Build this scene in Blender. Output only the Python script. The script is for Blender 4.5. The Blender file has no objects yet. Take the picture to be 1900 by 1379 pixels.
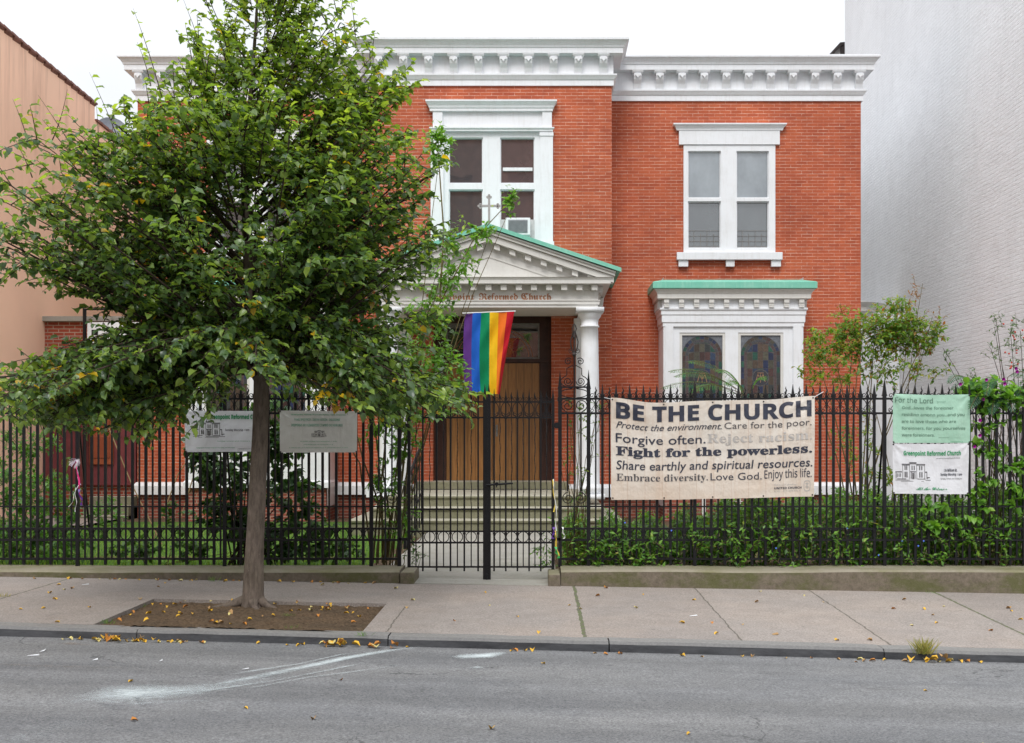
import bpy, math, random
import numpy as np
from mathutils import Vector, Matrix

# ------------------------------------------------------------------ camera, sky, sun, exposure
SC = bpy.context.scene
F, VX, VY, EYE = 2200.0, 1002.0, 812.0, 1.6          # focal length and vanishing point in photo pixels, eye height in m
cam = bpy.data.cameras.new('camera'); camo = bpy.data.objects.new('camera', cam)
SC.collection.objects.link(camo); SC.camera = camo
camo.location = (0, 0, EYE); camo.rotation_euler = (math.radians(90), 0, 0)
cam.sensor_width = 36; cam.lens = F / 1900 * 36
cam.shift_x = (950 - VX) / 1900; cam.shift_y = (VY - 689.5) / 1900
cam.clip_start = .1; cam.clip_end = 2000

w = bpy.data.worlds.new("World"); SC.world = w; w.use_nodes = True
nt = w.node_tree; bg = nt.nodes['Background']
sky = nt.nodes.new('ShaderNodeTexSky'); sky.sky_type = 'NISHITA'; sky.sun_disc = False
sky.sun_elevation = math.radians(52); sky.sun_rotation = math.radians(215)
hs = nt.nodes.new('ShaderNodeHueSaturation'); hs.inputs['Saturation'].default_value = .25
mx = nt.nodes.new('ShaderNodeMix'); mx.data_type = 'RGBA'; mx.inputs['Factor'].default_value = .86
mx.inputs['B'].default_value = (9.0, 9.3, 9.75, 1)       # flat overcast cloud
nt.links.new(sky.outputs[0], hs.inputs['Color']); nt.links.new(hs.outputs[0], mx.inputs['A'])
tc = nt.nodes.new('ShaderNodeTexCoord'); sp = nt.nodes.new('ShaderNodeSeparateXYZ'); nt.links.new(tc.outputs['Generated'], sp.inputs[0])
mr = nt.nodes.new('ShaderNodeMapRange'); nt.links.new(sp.outputs[2], mr.inputs[0])          # overcast sky: the zenith three times as bright as the horizon
mr.inputs['From Min'].default_value = 0; mr.inputs['From Max'].default_value = 1; mr.inputs['To Min'].default_value = .54; mr.inputs['To Max'].default_value = 1.62
cn = nt.nodes.new('ShaderNodeTexNoise'); cn.inputs['Scale'].default_value = 3.5; cn.inputs['Detail'].default_value = 5; nt.links.new(tc.outputs['Generated'], cn.inputs['Vector'])
cr = nt.nodes.new('ShaderNodeMapRange'); nt.links.new(cn.outputs[0], cr.inputs[0]); cr.inputs['From Min'].default_value = .3; cr.inputs['From Max'].default_value = .7
cr.inputs['To Min'].default_value = .80; cr.inputs['To Max'].default_value = 1.06
mm = nt.nodes.new('ShaderNodeMath'); mm.operation = 'MULTIPLY'; nt.links.new(mr.outputs[0], mm.inputs[0]); nt.links.new(cr.outputs[0], mm.inputs[1])
vm = nt.nodes.new('ShaderNodeVectorMath'); vm.operation = 'SCALE'; nt.links.new(mx.outputs['Result'], vm.inputs[0]); nt.links.new(mm.outputs[0], vm.inputs['Scale'])
nt.links.new(vm.outputs[0], bg.inputs[0]); bg.inputs[1].default_value = .1
sl = bpy.data.lights.new('sun', 'SUN'); sl.energy = 1.3; sl.angle = math.radians(22); sl.color = (1, .97, .93)
so = bpy.data.objects.new('sun', sl); SC.collection.objects.link(so)
so.rotation_euler = (math.radians(40), 0, math.radians(-8)); so.location = (-5, -5, 20)
SC.view_settings.view_transform = 'Standard'; SC.view_settings.look = 'None'
SC.view_settings.exposure = .64; SC.view_settings.gamma = 1
SC.cycles.max_bounces = 7; SC.cycles.diffuse_bounces = 5; SC.cycles.glossy_bounces = 2
SC.cycles.transmission_bounces = 3; SC.cycles.transparent_max_bounces = 6
SC.cycles.use_denoising = True

def PX(px, D): return (px - VX) * D / F
def PZ(py, D): return EYE - (py - VY) * D / F
def P(px, py, D): return Vector((PX(px, D), D, PZ(py, D)))
R = random.Random(7)

# ------------------------------------------------------------------ helpers
class MB:
    def __init__(s): s.v = []; s.f = []; s.c = []
    def add(s, vs, fs, col=None):
        b = len(s.v); s.v += [tuple(v) for v in vs]; s.f += [tuple(i + b for i in f) for f in fs]
        if col is not None: s.c += [col] * len(fs)
        return s
    def box(s, x0, x1, y0, y1, z0, z1, col=None):
        return s.add([(x0,y0,z0),(x1,y0,z0),(x1,y1,z0),(x0,y1,z0),(x0,y0,z1),(x1,y0,z1),(x1,y1,z1),(x0,y1,z1)],
            [(0,3,2,1),(4,5,6,7),(0,1,5,4),(1,2,6,5),(2,3,7,6),(3,0,4,7)], col)
    def prism_y(s, pts, y0, y1, col=None):           # outline in (x,z), counter-clockwise seen from the front
        n = len(pts)
        vs = [(x, y0, z) for x, z in pts] + [(x, y1, z) for x, z in pts]
        fs = [tuple(range(n)), tuple(range(2*n-1, n-1, -1))] + [(i, i+n, (i+1) % n + n, (i+1) % n) for i in range(n)]
        return s.add(vs, fs, col)
    def prism_x(s, pts, x0, x1, col=None):           # outline in (y,z)
        n = len(pts)
        vs = [(x0, y, z) for y, z in pts] + [(x1, y, z) for y, z in pts]
        fs = [tuple(range(n-1, -1, -1)), tuple(range(n, 2*n))] + [(i, (i+1) % n, (i+1) % n + n, i+n) for i in range(n)]
        return s.add(vs, fs, col)
    def tube(s, pts, r, n=6, col=None, cap=True):
        pts = [Vector(p) for p in pts]; m = len(pts)
        rr = r if isinstance(r, (list, tuple)) else [r] * m
        vs = []; ref = None
        for i, p in enumerate(pts):
            d = (pts[min(i+1, m-1)] - pts[max(i-1, 0)])
            d = d.normalized() if d.length > 1e-9 else Vector((0, 0, 1))
            if ref is None: ref = Vector((0, 1, 0)) if abs(d.y) < .9 else Vector((1, 0, 0))
            a = d.cross(ref).normalized(); b = d.cross(a)
            ref = -b if b.length > 0 else ref; ref = a.cross(d)
            for k in range(n):
                t = 2 * math.pi * (k + .5) / n
                vs.append(p + (a * math.cos(t) + b * math.sin(t)) * rr[i])
        fs = []
        for i in range(m - 1):
            for k in range(n):
                fs.append((i*n+k, i*n+(k+1) % n, (i+1)*n+(k+1) % n, (i+1)*n+k))
        if cap: fs += [tuple(range(n-1, -1, -1)), tuple(range((m-1)*n, m*n))]
        return s.add(vs, fs, col)
    def lathe(s, cx, cy, prof, n=28, col=None):      # prof: (radius, z)
        vs = []; m = len(prof)
        for r, z in prof:
            for k in range(n):
                t = 2*math.pi*k/n; vs.append((cx + r*math.cos(t), cy + r*math.sin(t), z))
        fs = [(i*n+k, i*n+(k+1) % n, (i+1)*n+(k+1) % n, (i+1)*n+k) for i in range(m-1) for k in range(n)]
        fs += [tuple(range(n-1, -1, -1)), tuple(range((m-1)*n, m*n))]
        return s.add(vs, fs, col)
    def sweep(s, path, prof, col=None):              # prof: (outward offset, z) along a plan polyline, outward = right of travel
        m = len(path); rings = []
        for i in range(m):
            ns = []
            for a, b in ((i-1, i), (i, i+1)):
                if a >= 0 and b < m:
                    d = Vector((path[b][0]-path[a][0], path[b][1]-path[a][1])).normalized(); ns.append(Vector((d.y, -d.x)))
            nn = ns[0] if len(ns) == 1 else (ns[0] + ns[1]) / (1 + ns[0].dot(ns[1]))
            rings.append([(path[i][0] + nn.x*o, path[i][1] + nn.y*o, z) for o, z in prof])
        k = len(prof); vs = [v for r in rings for v in r]
        fs = [(i*k+j, (i+1)*k+j, (i+1)*k+j+1, i*k+j+1) for i in range(m-1) for j in range(k-1)]
        fs += [tuple(range(k-1, -1, -1)), tuple(range((m-1)*k, m*k))]
        return s.add(vs, fs, col)

def setp(o, label=None, cat=None, group=None, kind=None):
    if label: o['label'] = label
    if cat: o['category'] = cat
    if group: o['group'] = group
    if kind: o['kind'] = kind
    return o
def obj(name, mb, mat, parent=None, smooth=False, bevel=0, label=None, cat=None, group=None, kind=None):
    me = bpy.data.meshes.new(name); me.from_pydata(mb.v, [], mb.f); me.update()
    if mb.c:
        at = me.attributes.new('col', 'FLOAT_COLOR', 'FACE')
        buf = np.ones((len(mb.c), 4), 'f'); buf[:, :3] = np.array([c[:3] for c in mb.c]); at.data.foreach_set('color', buf.ravel())
    if smooth: me.polygons.foreach_set('use_smooth', [True] * len(me.polygons))
    me.materials.append(mat); o = bpy.data.objects.new(name, me); SC.collection.objects.link(o)
    if bevel:
        b = o.modifiers.new('bevel', 'BEVEL'); b.width = bevel; b.segments = 2; b.limit_method = 'ANGLE'; b.angle_limit = math.radians(40)
    if parent is not None: o.parent = parent; o.matrix_parent_inverse = Matrix.Translation(-WL.get(parent.name, Vector((0, 0, 0))))
    return setp(o, label, cat, group, kind)
WL = {}
def thing(name, loc, label, cat, group=None):
    o = bpy.data.objects.new(name, None); SC.collection.objects.link(o); o.location = loc; o.empty_display_size = .2
    WL[o.name] = Vector(loc)
    return setp(o, label, cat, group)

# ------------------------------------------------------------------ node helpers
class NM:
    def __init__(s, name, rough=.7, spec=.4):
        s.m = bpy.data.materials.new(name); s.m.use_nodes = True; s.t = s.m.node_tree
        s.p = s.t.nodes['Principled BSDF']; s.p.inputs['Roughness'].default_value = rough
        s.p.inputs['Specular IOR Level'].default_value = spec; s._pos = None
    def n(s, typ, **k):
        nd = s.t.nodes.new('ShaderNode' + typ)
        for a, b in k.items(): setattr(nd, a, b)
        return nd
    def put(s, sock, val):
        if val is None: return
        if isinstance(val, bpy.types.NodeSocket): s.t.links.new(val, sock)
        elif isinstance(val, (tuple, list)):
            v = tuple(val); L = len(sock.default_value); sock.default_value = (v + (1,))[:L] if len(v) < L else v[:L]
        else: sock.default_value = val
    def pos(s):
        if s._pos is None: s._pos = s.n('NewGeometry').outputs['Position']
        return s._pos
    def xyz(s):
        q = s.n('SeparateXYZ'); s.put(q.inputs[0], s.pos()); return q.outputs
    def comb(s, x, y, z):
        q = s.n('CombineXYZ'); s.put(q.inputs[0], x); s.put(q.inputs[1], y); s.put(q.inputs[2], z); return q.outputs[0]
    def math(s, op, a, b=None, c=None, clamp=False):
        q = s.n('Math', operation=op, use_clamp=clamp); s.put(q.inputs[0], a); s.put(q.inputs[1], b)
        if c is not None: s.put(q.inputs[2], c)
        return q.outputs[0]
    def noise(s, scale, detail=4, rough=.6, vec=None, stretch=None, out=0):
        q = s.n('TexNoise'); q.inputs['Scale'].default_value = scale; q.inputs['Detail'].default_value = detail
        q.inputs['Roughness'].default_value = rough
        v = vec if vec is not None else s.pos()
        if stretch:
            mp = s.n('Mapping'); mp.inputs['Scale'].default_value = stretch; s.put(mp.inputs[0], v); v = mp.outputs[0]
        s.put(q.inputs['Vector'], v); return q.outputs[out]
    def ramp(s, fac, a, b, ca=(0,0,0), cb=(1,1,1)):
        q = s.n('ValToRGB'); e = q.color_ramp.elements; e[0].position = a; e[1].position = b
        e[0].color = tuple(ca) + (1,); e[1].color = tuple(cb) + (1,); s.put(q.inputs[0], fac); return q.outputs[0]
    def mix(s, fac, a, b, blend='MIX'):
        q = s.n('Mix', data_type='RGBA', blend_type=blend); s.put(q.inputs['Factor'], fac); s.put(q.inputs['A'], a); s.put(q.inputs['B'], b)
        return q.outputs['Result']
    def bump(s, h, strength=.3, dist=.01, prev=None):
        q = s.n('Bump'); q.inputs['Strength'].default_value = strength; q.inputs['Distance'].default_value = dist
        s.put(q.inputs['Height'], h)
        if prev is not None: s.put(q.inputs['Normal'], prev)
        return q.outputs[0]
    def out(s, col=None, normal=None, rough=None):
        s.put(s.p.inputs['Base Color'], col)
        if normal is not None: s.put(s.p.inputs['Normal'], normal)
        if rough is not None: s.put(s.p.inputs['Roughness'], rough)
        return s.m

def brick_mat(name, c1, c2, mortar, bw=.212, rh=.0618, ms=.0075, faded=.5, zo=0.):
    k = NM(name, .75, .3); q = k.xyz()
    u = k.math('ADD', q[0], q[1]); vec = k.comb(u, k.math('ADD', q[2], zo), 0)
    b = k.n('TexBrick'); b.offset = .5; k.put(b.inputs['Vector'], vec)
    b.inputs['Scale'].default_value = 1; b.inputs['Brick Width'].default_value = bw; b.inputs['Row Height'].default_value = rh
    b.inputs['Mortar Size'].default_value = ms; b.inputs['Mortar Smooth'].default_value = .25; b.inputs['Bias'].default_value = 0
    k.put(b.inputs['Color1'], c1); k.put(b.inputs['Color2'], c2)
    big = k.noise(.9, 5); mid = k.noise(5, 4); fine = k.noise(60, 3)
    patch = k.ramp(k.noise(3.2, 5, .8, vec=vec, stretch=(1, 6, 1)), .46, .68)
    dull = k.mix(.12, c1, mortar)
    mo = k.mix(patch, dull, mortar) if faded else mortar
    k.put(b.inputs['Mortar'], mo)
    if faded:
        fr = k.math('FRACT', k.math('DIVIDE', k.math('ADD', q[2], zo), rh)); ln = k.math('GREATER_THAN', k.math('ABSOLUTE', k.math('SUBTRACT', fr, .5)), .425)
        b0 = k.mix(k.math('MULTIPLY', ln, k.math('MULTIPLY_ADD', patch, .85, .20)), b.outputs[0], mortar)
    else: b0 = b.outputs[0]
    col = k.mix(k.ramp(big, .35, .7), b0, k.mix(1, b0, (.70, .66, .68), 'MULTIPLY'))
    col = k.mix(k.ramp(mid, .3, .75), col, k.mix(1, col, (1.12, 1.1, 1.1), 'MULTIPLY'))
    col = k.mix(.35, col, k.mix(1, col, k.ramp(fine, .2, .8, (.6,.6,.6), (1.3,1.3,1.3)), 'MULTIPLY'))
    if faded:
        rain = k.ramp(k.noise(2.0, 6, .75, stretch=(3.5, 3.5, .35)), .52, .8); col = k.mix(k.math('MULTIPLY', rain, .5), col, k.mix(1, col, (.62,.60,.62), 'MULTIPLY'))
        chalk = k.ramp(k.noise(2.6, 6, .85, stretch=(1, 1, 1.6)), .66, .8); col = k.mix(k.math('MULTIPLY', chalk, .32), col, (.66,.42,.33))
    nb = k.bump(k.math('SUBTRACT', 1, b.outputs[1]), .5, .006); nb = k.bump(fine, .25, .004, nb)
    return k.out(col, nb)
def paint_mat(name, col, dirt=(.45,.42,.36), amt=.25, rough=.5, fine=30):
    k = NM(name, rough, .35)
    d = k.ramp(k.noise(2.2, 6, .7), .45, .8); st = k.ramp(k.noise(4, 5, .7, stretch=(6, 6, .6)), .5, .8)
    m = k.math('MULTIPLY', k.math('ADD', d, st), amt, clamp=True)
    return k.out(k.mix(m, col, dirt), k.bump(k.noise(fine, 3), .12, .004))
def plain(name, col, rough=.6, spec=.4, var=.12, scale=15, metal=0):
    k = NM(name, rough, spec); k.p.inputs['Metallic'].default_value = metal
    f = k.ramp(k.noise(scale, 4), .3, .7, tuple(1-var for _ in range(3)), tuple(1+var for _ in range(3)))
    return k.out(k.mix(1, col, f, 'MULTIPLY'))
def colattr_mat(name, rough=.6, spec=.4):
    k = NM(name, rough, spec); a = k.n('Attribute', attribute_name='col'); return k.out(a.outputs['Color'])
def leaf_mat(name, cols, rough=.45, transl=.35, spec=.5):
    """cols: list of (position, colour) over the random number each leaf carries"""
    k = NM(name, rough, spec); a = k.n('Attribute', attribute_name='rnd')
    r = k.n('ValToRGB'); k.put(r.inputs[0], a.outputs['Fac']); e = r.color_ramp.elements
    while len(e) < len(cols): e.new(.5)
    for i, (p_, c) in enumerate(cols): e[i].position = p_; e[i].color = tuple(c) + (1,)
    k.put(k.p.inputs['Base Color'], r.outputs[0])
    tr = k.n('BsdfTranslucent'); tc = k.mix(1, r.outputs[0], (2.1, 2.1, .8), 'MULTIPLY'); k.put(tr.inputs[0], tc)
    ms = k.n('MixShader'); ms.inputs[0].default_value = transl
    k.t.links.new(k.p.outputs[0], ms.inputs[1]); k.t.links.new(tr.outputs[0], ms.inputs[2])
    k.t.links.new(ms.outputs[0], k.t.nodes['Material Output'].inputs[0]); return k.m

M = {}
M['brick'] = brick_mat('red_brick', (.52,.125,.052), (.42,.092,.042), (.74,.53,.42), ms=.0055)
M['brick_low'] = brick_mat('old_brick', (.33,.085,.05), (.22,.065,.045), (.40,.30,.23), faded=0)
M['brick_side'] = brick_mat('side_brick', (.40,.085,.045), (.33,.07,.04), (.46,.36,.28), rh=.069, ms=.009, faded=0)
M['white'] = paint_mat('white_paint', (.78,.80,.83), (.44,.42,.38), .26)
M['cream'] = paint_mat('weathered_white_paint', (.66,.65,.62), (.42,.40,.36), .3)
M['stone'] = paint_mat('pale_stone', (.34,.325,.29), (.17,.17,.12), .6, .8)
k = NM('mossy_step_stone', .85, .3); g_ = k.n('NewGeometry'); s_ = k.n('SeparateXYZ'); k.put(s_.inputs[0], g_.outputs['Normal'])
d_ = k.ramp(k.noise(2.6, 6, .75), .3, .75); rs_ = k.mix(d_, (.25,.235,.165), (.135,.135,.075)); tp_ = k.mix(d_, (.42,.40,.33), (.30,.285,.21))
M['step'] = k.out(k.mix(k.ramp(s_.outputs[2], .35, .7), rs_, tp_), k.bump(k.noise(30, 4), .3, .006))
M['copper'] = paint_mat('green_copper', (.17,.50,.38), (.33,.62,.50), .6, .55)
M['iron'] = plain('black_iron', (.006,.006,.0075), .42, .35, .4, 25)
M['iron_rust'] = plain('rusty_black_iron', (.030,.022,.020), .6, .4, .5, 30)
M['greyiron'] = plain('grey_iron', (.20,.19,.18), .6, .4, .25, 12)
M['maroon'] = plain('maroon_paint', (.16,.035,.04), .5, .4, .15, 6)
M['darkwood'] = plain('dark_brown_wood', (.050,.020,.014), .45, .4, .3, 8)
M['gold_letters'] = plain('rust_brown_lettering', (.36,.15,.07), .5, .4, .2, 30)
M['grey_trim'] = plain('grey_screen_frame', (.5,.5,.5), .5)
# ------------------------------------------------------------------ ground, road, pavement, kerb
def zs(x, y):                                         # pavement surface: street falls to the right, pavement falls to the kerb
    t = (y - 9.54) / 2.93
    return (1-t) * (-.026*x) + t * (.041 - .0166*x)
def zr(x, y): return -.078 - .026*x + .010*min(9.35 - y, 4.5)
def sheet(name, xs, ys, fz, mat, kind='structure', hole=None, parent=None, skirt=0):
    mb = MB(); nx, ny = len(xs), len(ys)
    mb.v = [(x, y, fz(x, y)) for y in ys for x in xs]
    for j in range(ny-1):
        for i in range(nx-1):
            cx, cy = (xs[i]+xs[i+1])/2, (ys[j]+ys[j+1])/2
            if hole and hole[0] < cx < hole[1] and hole[2] < cy < hole[3]: continue
            mb.f.append((j*nx+i, j*nx+i+1, (j+1)*nx+i+1, (j+1)*nx+i))
    return obj(name, mb, mat, parent, kind=kind)
def lin(a, b, n): return [a + (b-a)*i/n for i in range(n+1)]

def asphalt():
    k = NM('asphalt', .85, .3)
    sp = k.noise(60, 3, .95); mid = k.noise(7, 6, .7); big = k.noise(.7, 5, .6, stretch=(.6, 1.6, 1))
    c = k.ramp(sp, .25, .78, (.034,.035,.037), (.325,.328,.335))
    c = k.mix(.5, c, k.mix(1, c, k.ramp(mid, .3, .75, (.72,.72,.72), (1.25,1.25,1.25)), 'MULTIPLY'))
    c = k.mix(k.ramp(big, .4, .7), c, k.mix(1, c, (1.22,1.2,1.16), 'MULTIPLY'))
    trk = k.ramp(k.noise(1.0, 3, .6, stretch=(.06, 2.2, 1)), .38, .66, (.84,)*3, (1.10,)*3); c = k.mix(1, c, trk, 'MULTIPLY')
    oil = k.ramp(k.noise(1.3, 5, .7, stretch=(.7, 2.5, 1)), .63, .75)
    c = k.mix(k.math('MULTIPLY', oil, .35), c, (.055,.054,.052))
    crack = k.n('TexVoronoi', feature='DISTANCE_TO_EDGE'); crack.inputs['Scale'].default_value = .55
    wv = k.noise(2.5, 4, out=1); va = k.n('VectorMath', operation='MULTIPLY_ADD'); k.put(va.inputs[0], wv); k.put(va.inputs[1], (.5,.5,.5)); k.put(va.inputs[2], k.pos())
    k.put(crack.inputs['Vector'], va.outputs[0])
    cm = k.math('MULTIPLY', k.math('LESS_THAN', crack.outputs[0], .0035), k.ramp(k.noise(.8), .5, .6))
    c = k.mix(k.math('MULTIPLY', cm, .55), c, (.03,.03,.03))
    return k.out(c, k.bump(sp, .5, .006))
M['asphalt'] = asphalt()
def concrete():
    k = NM('pavement_concrete', .85, .3); q = k.xyz()
    sp = k.noise(62, 3, .9); mid = k.noise(4, 6, .7); big = k.noise(.8, 4, .6)
    c = k.ramp(sp, .25, .78, (.145,.125,.113), (.49,.442,.408))
    c = k.mix(k.ramp(mid, .3, .75), c, k.mix(1, c, (.80,.79,.78), 'MULTIPLY'))
    c = k.mix(k.ramp(big, .4, .65), c, k.mix(1, c, (1.10,1.06,1.02), 'MULTIPLY'))
    slab = k.n('TexWhiteNoise', noise_dimensions='1D'); k.put(slab.inputs['W'], k.math('FLOOR', k.math('MULTIPLY_ADD', q[0], .8, .7)))
    c = k.mix(.5, c, k.mix(1, c, k.ramp(slab.outputs[0], 0, 1, (.86,.86,.86), (1.08,1.07,1.05)), 'MULTIPLY'))
    wob = k.math('MULTIPLY', k.math('SUBTRACT', k.noise(6, 5), .5), .05)
    wx = k.math('ADD', q[0], wob); wy = k.math('ADD', q[1], wob)
    tot = None; h = None
    for x0, wd, moss in ((.36,.016,1), (1.63,.007,0), (2.83,.008,0), (4.15,.014,.8), (-4.93,.010,.3), (-1.24,.006,0), (-6.2,.01,0), (5.6,.01,.3)):
        d = k.math('ABSOLUTE', k.math('SUBTRACT', wx, x0)); m = k.math('LESS_THAN', d, wd)
        if x0 == -1.24: m = k.math('MULTIPLY', m, k.math('LESS_THAN', q[1], 10.9))
        c = k.mix(k.math('MULTIPLY', m, .85), c, k.mix(k.math('MULTIPLY', k.ramp(k.noise(14, 3), .4, .6), moss), (.10,.088,.07), (.085,.13,.025)))
        h = m if h is None else k.math('ADD', h, m)
    st = k.ramp(k.noise(2.1, 5, .75), .66, .76); c = k.mix(k.math('MULTIPLY', st, .45), c, (.13,.12,.11))
    gum = k.n('TexVoronoi'); gum.inputs['Scale'].default_value = 2.6; k.put(gum.inputs['Vector'], k.pos())
    c = k.mix(k.math('MULTIPLY', k.math('LESS_THAN', gum.outputs[0], .05), .5), c, (.10,.095,.09))
    return k.out(c, k.bump(k.math('SUBTRACT', sp, h), .45, .006))
M['concrete'] = concrete()
def soil_mat():
    k = NM('soil', .95, .2); a = k.noise(38, 5, .8); b = k.noise(3, 4)
    c = k.ramp(a, .3, .75, (.040,.026,.016), (.20,.145,.095)); c = k.mix(k.ramp(b, .35, .7), c, k.mix(1, c, (1.35,1.25,1.15), 'MULTIPLY'))
    return k.out(c, k.bump(a, .9, .03))
M['soil'] = soil_mat()
def kerb_mat():
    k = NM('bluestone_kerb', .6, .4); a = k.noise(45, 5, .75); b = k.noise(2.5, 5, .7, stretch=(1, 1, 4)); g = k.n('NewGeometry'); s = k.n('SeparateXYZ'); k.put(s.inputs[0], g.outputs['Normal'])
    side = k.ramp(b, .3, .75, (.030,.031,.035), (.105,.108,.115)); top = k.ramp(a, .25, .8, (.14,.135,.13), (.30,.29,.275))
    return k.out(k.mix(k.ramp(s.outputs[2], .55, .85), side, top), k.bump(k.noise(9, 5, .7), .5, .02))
M['kerb'] = kerb_mat()
def plinth_mat():
    k = NM('mossy_plinth_concrete', .9, .25); a = k.noise(22, 5, .75); b = k.noise(1.6, 5, .7); q = k.xyz()
    c = k.ramp(a, .25, .8, (.10,.082,.060), (.24,.20,.155))
    moss = k.ramp(k.noise(2.2, 6, .75, stretch=(.7, 1, 1.3)), .46, .62)
    c = k.mix(k.math('MULTIPLY', moss, .7), c, (.085,.095,.025))
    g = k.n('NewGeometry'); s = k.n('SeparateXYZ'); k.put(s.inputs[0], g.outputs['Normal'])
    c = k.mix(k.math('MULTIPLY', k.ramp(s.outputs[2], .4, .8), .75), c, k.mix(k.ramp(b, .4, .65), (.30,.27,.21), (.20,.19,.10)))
    pale = k.ramp(k.noise(2.8, 5, .8), .66, .74); c = k.mix(k.math('MULTIPLY', pale, .6), c, (.30,.29,.20))
    return k.out(c, k.bump(a, .6, .012))
M['plinth'] = plinth_mat()

sheet('ground', [-400,-60,-12,12,60,400], [-60,-20,9.0,12.0,30,80,600], lambda x, y: -.55 - .026*max(-60, min(60, x)) - (0 if y < 12 else 0), M['soil'])
sheet('road', [-60,-30] + lin(-12, 12, 24) + [30,60], [-3.5,0,3,5,6.5,8,9.36], zr, M['asphalt'])
xs = sorted(set([-60,-30] + lin(-12, 12, 24) + [-3.6,-1.43,30,60]))
sheet('pavement', xs, [9.54,10,10.5,11.05,11.8,12.6], zs, M['concrete'], hole=(-3.6,-1.43,9.5,11.05))
sheet('far_pavement', [-60,0,60], [-3.5,-9], lambda x, y: -.0 - .026*x, M['concrete'])
# tree pit: rough soil a little lower than the slabs, with a real slab edge round it
rp = random.Random(3)
def zpit(x, y):
    e = min(x+3.6, -1.43-x, 11.05-y, .5)
    return zs(x, y) - .035 + .045*min(1, max(0, e)/.35)*.9 + rp.uniform(-.008, .010)
sheet('soil_bed', lin(-3.62, -1.41, 60), lin(9.5, 11.07, 44), zpit, M['soil'])
mb = MB()
for a, b, c, d in ((-3.62,-3.6,9.54,11.05), (-1.43,-1.41,9.54,11.05), (-3.62,-1.41,11.05,11.07)):
    z = lambda x, y: zs(x, y) - .001
    mb.add([(a,c,z(a,c)),(b,c,z(b,c)),(b,d,z(b,d)),(a,d,z(a,d)),(a,c,-.3),(b,c,-.3),(b,d,-.3),(a,d,-.3)],
           [(0,1,5,4),(1,2,6,5),(2,3,7,6),(3,0,4,7)])
obj('pavement_edge', mb, M['concrete'], kind='structure')
mb = MB(); x = -16.0; rk = random.Random(5)
while x < 16:
    L = rk.uniform(.9, 2.2)
    if x < -1.2 < x + L: L = -1.2 - x if -1.2 - x > .4 else L
    dz = rk.uniform(-.007, .006); a, b = x + .005, x + L - .004; n = max(3, int(L/.22))
    rows = []
    for i in range(n+1):
        xx = a + (b-a)*i/n; zt = -.026*xx + dz + rk.uniform(-.003, .003); j = rk.uniform(-.006, .006)
        rows.append([(xx, 9.555, zt-.3), (xx, 9.555, zt), (xx, 9.375+j, zt), (xx, 9.352+j, zt-.022), (xx, 9.345, zt-.35)])
    vs = [v for r in rows for v in r]
    fs = [(i*5+k, (i+1)*5+k, (i+1)*5+k+1, i*5+k+1) for i in range(n) for k in range(4)] + [(0,1,2,3,4), tuple(n*5+k for k in (4,3,2,1,0))]
    mb.add(vs, fs); x += L
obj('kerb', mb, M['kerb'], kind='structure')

# garden ground behind the fence and the path to the steps
def zg(x, y):
    off = max(0, min(1, (abs(x + .8) - .98) / .25)); h = .13 if y < 13.3 else max(.03, .13 - .05*(y-13.3))
    return h*off - .06*(1-off)
sheet('garden_ground', [-12] + lin(-9.8, 8.2, 60) + [12], [12.95,13.3,14,15,16,17,18,19,20,22,26,34,50], zg, M['soil'])
def zpath(x, y): return .046 + max(0, y-12.6)*.0086 - .0166*x*max(0, 1-(y-12.4)/4)
mb = MB(); mb.v = []
for y0, y1 in ((12.47,12.95),(12.955,15.0),(15.006,17.0),(17.006,19.2)):
    a, b = -1.80, .18
    if y0 < 12.9: a, b = -1.335, .085
    mb.add([(a,y0,zpath(a,y0)),(b,y0,zpath(b,y0)),(b,y1,zpath(b,y1)),(a,y1,zpath(a,y1)),(a,y0,-.2),(b,y0,-.2),(b,y1,-.2),(a,y1,-.2)],
           [(0,1,2,3),(0,4,5,1),(1,5,6,2),(3,2,6,7),(0,3,7,4)])
obj('path', mb, M['stone'], kind='structure')

# ------------------------------------------------------------------ building helpers
def wall_holes(mb, x0, x1, z0, z1, y, holes, depth):
    xs = sorted({x0, x1, *[h[0] for h in holes], *[h[1] for h in holes]}); zz = sorted({z0, z1, *[h[2] for h in holes], *[h[3] for h in holes]})
    for i in range(len(xs)-1):
        for j in range(len(zz)-1):
            cx, cz = (xs[i]+xs[i+1])/2, (zz[j]+zz[j+1])/2
            if any(h[0] < cx < h[1] and h[2] < cz < h[3] for h in holes): continue
            mb.add([(xs[i],y,zz[j]),(xs[i+1],y,zz[j]),(xs[i+1],y,zz[j+1]),(xs[i],y,zz[j+1])], [(0,1,2,3)])
    for a, b, c, d in holes:
        mb.add([(a,y,c),(b,y,c),(b,y,d),(a,y,d),(a,y+depth,c),(b,y+depth,c),(b,y+depth,d),(a,y+depth,d)],
               [(0,4,5,1),(1,5,6,2),(2,6,7,3),(3,7,4,0)])
def R4(pa, pb, pt, pbm, D):                            # pixel rectangle at depth D -> x0,x1,z0,z1
    return PX(pa, D), PX(pb, D), PZ(pbm, D), PZ(pt, D)
def pane_mat(name, col, rough=.05, spec=.6, refl=.0):
    k = NM(name, rough, spec); k.p.inputs['Coat Weight'].default_value = 1; k.p.inputs['Coat Roughness'].default_value = .02; k.p.inputs['Coat IOR'].default_value = 2.5
    k.p.inputs['Roughness'].default_value = .6
    q = k.bump(k.noise(1.5, 2), .06, .02); k.put(k.p.inputs['Coat Normal'], q)
    f = k.ramp(k.noise(1.4, 4, .6, stretch=(1, 1, .7)), .32, .7, (.55,.58,.60), (1.35,1.32,1.30))
    return k.out(k.mix(1, col, f, 'MULTIPLY'))
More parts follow.
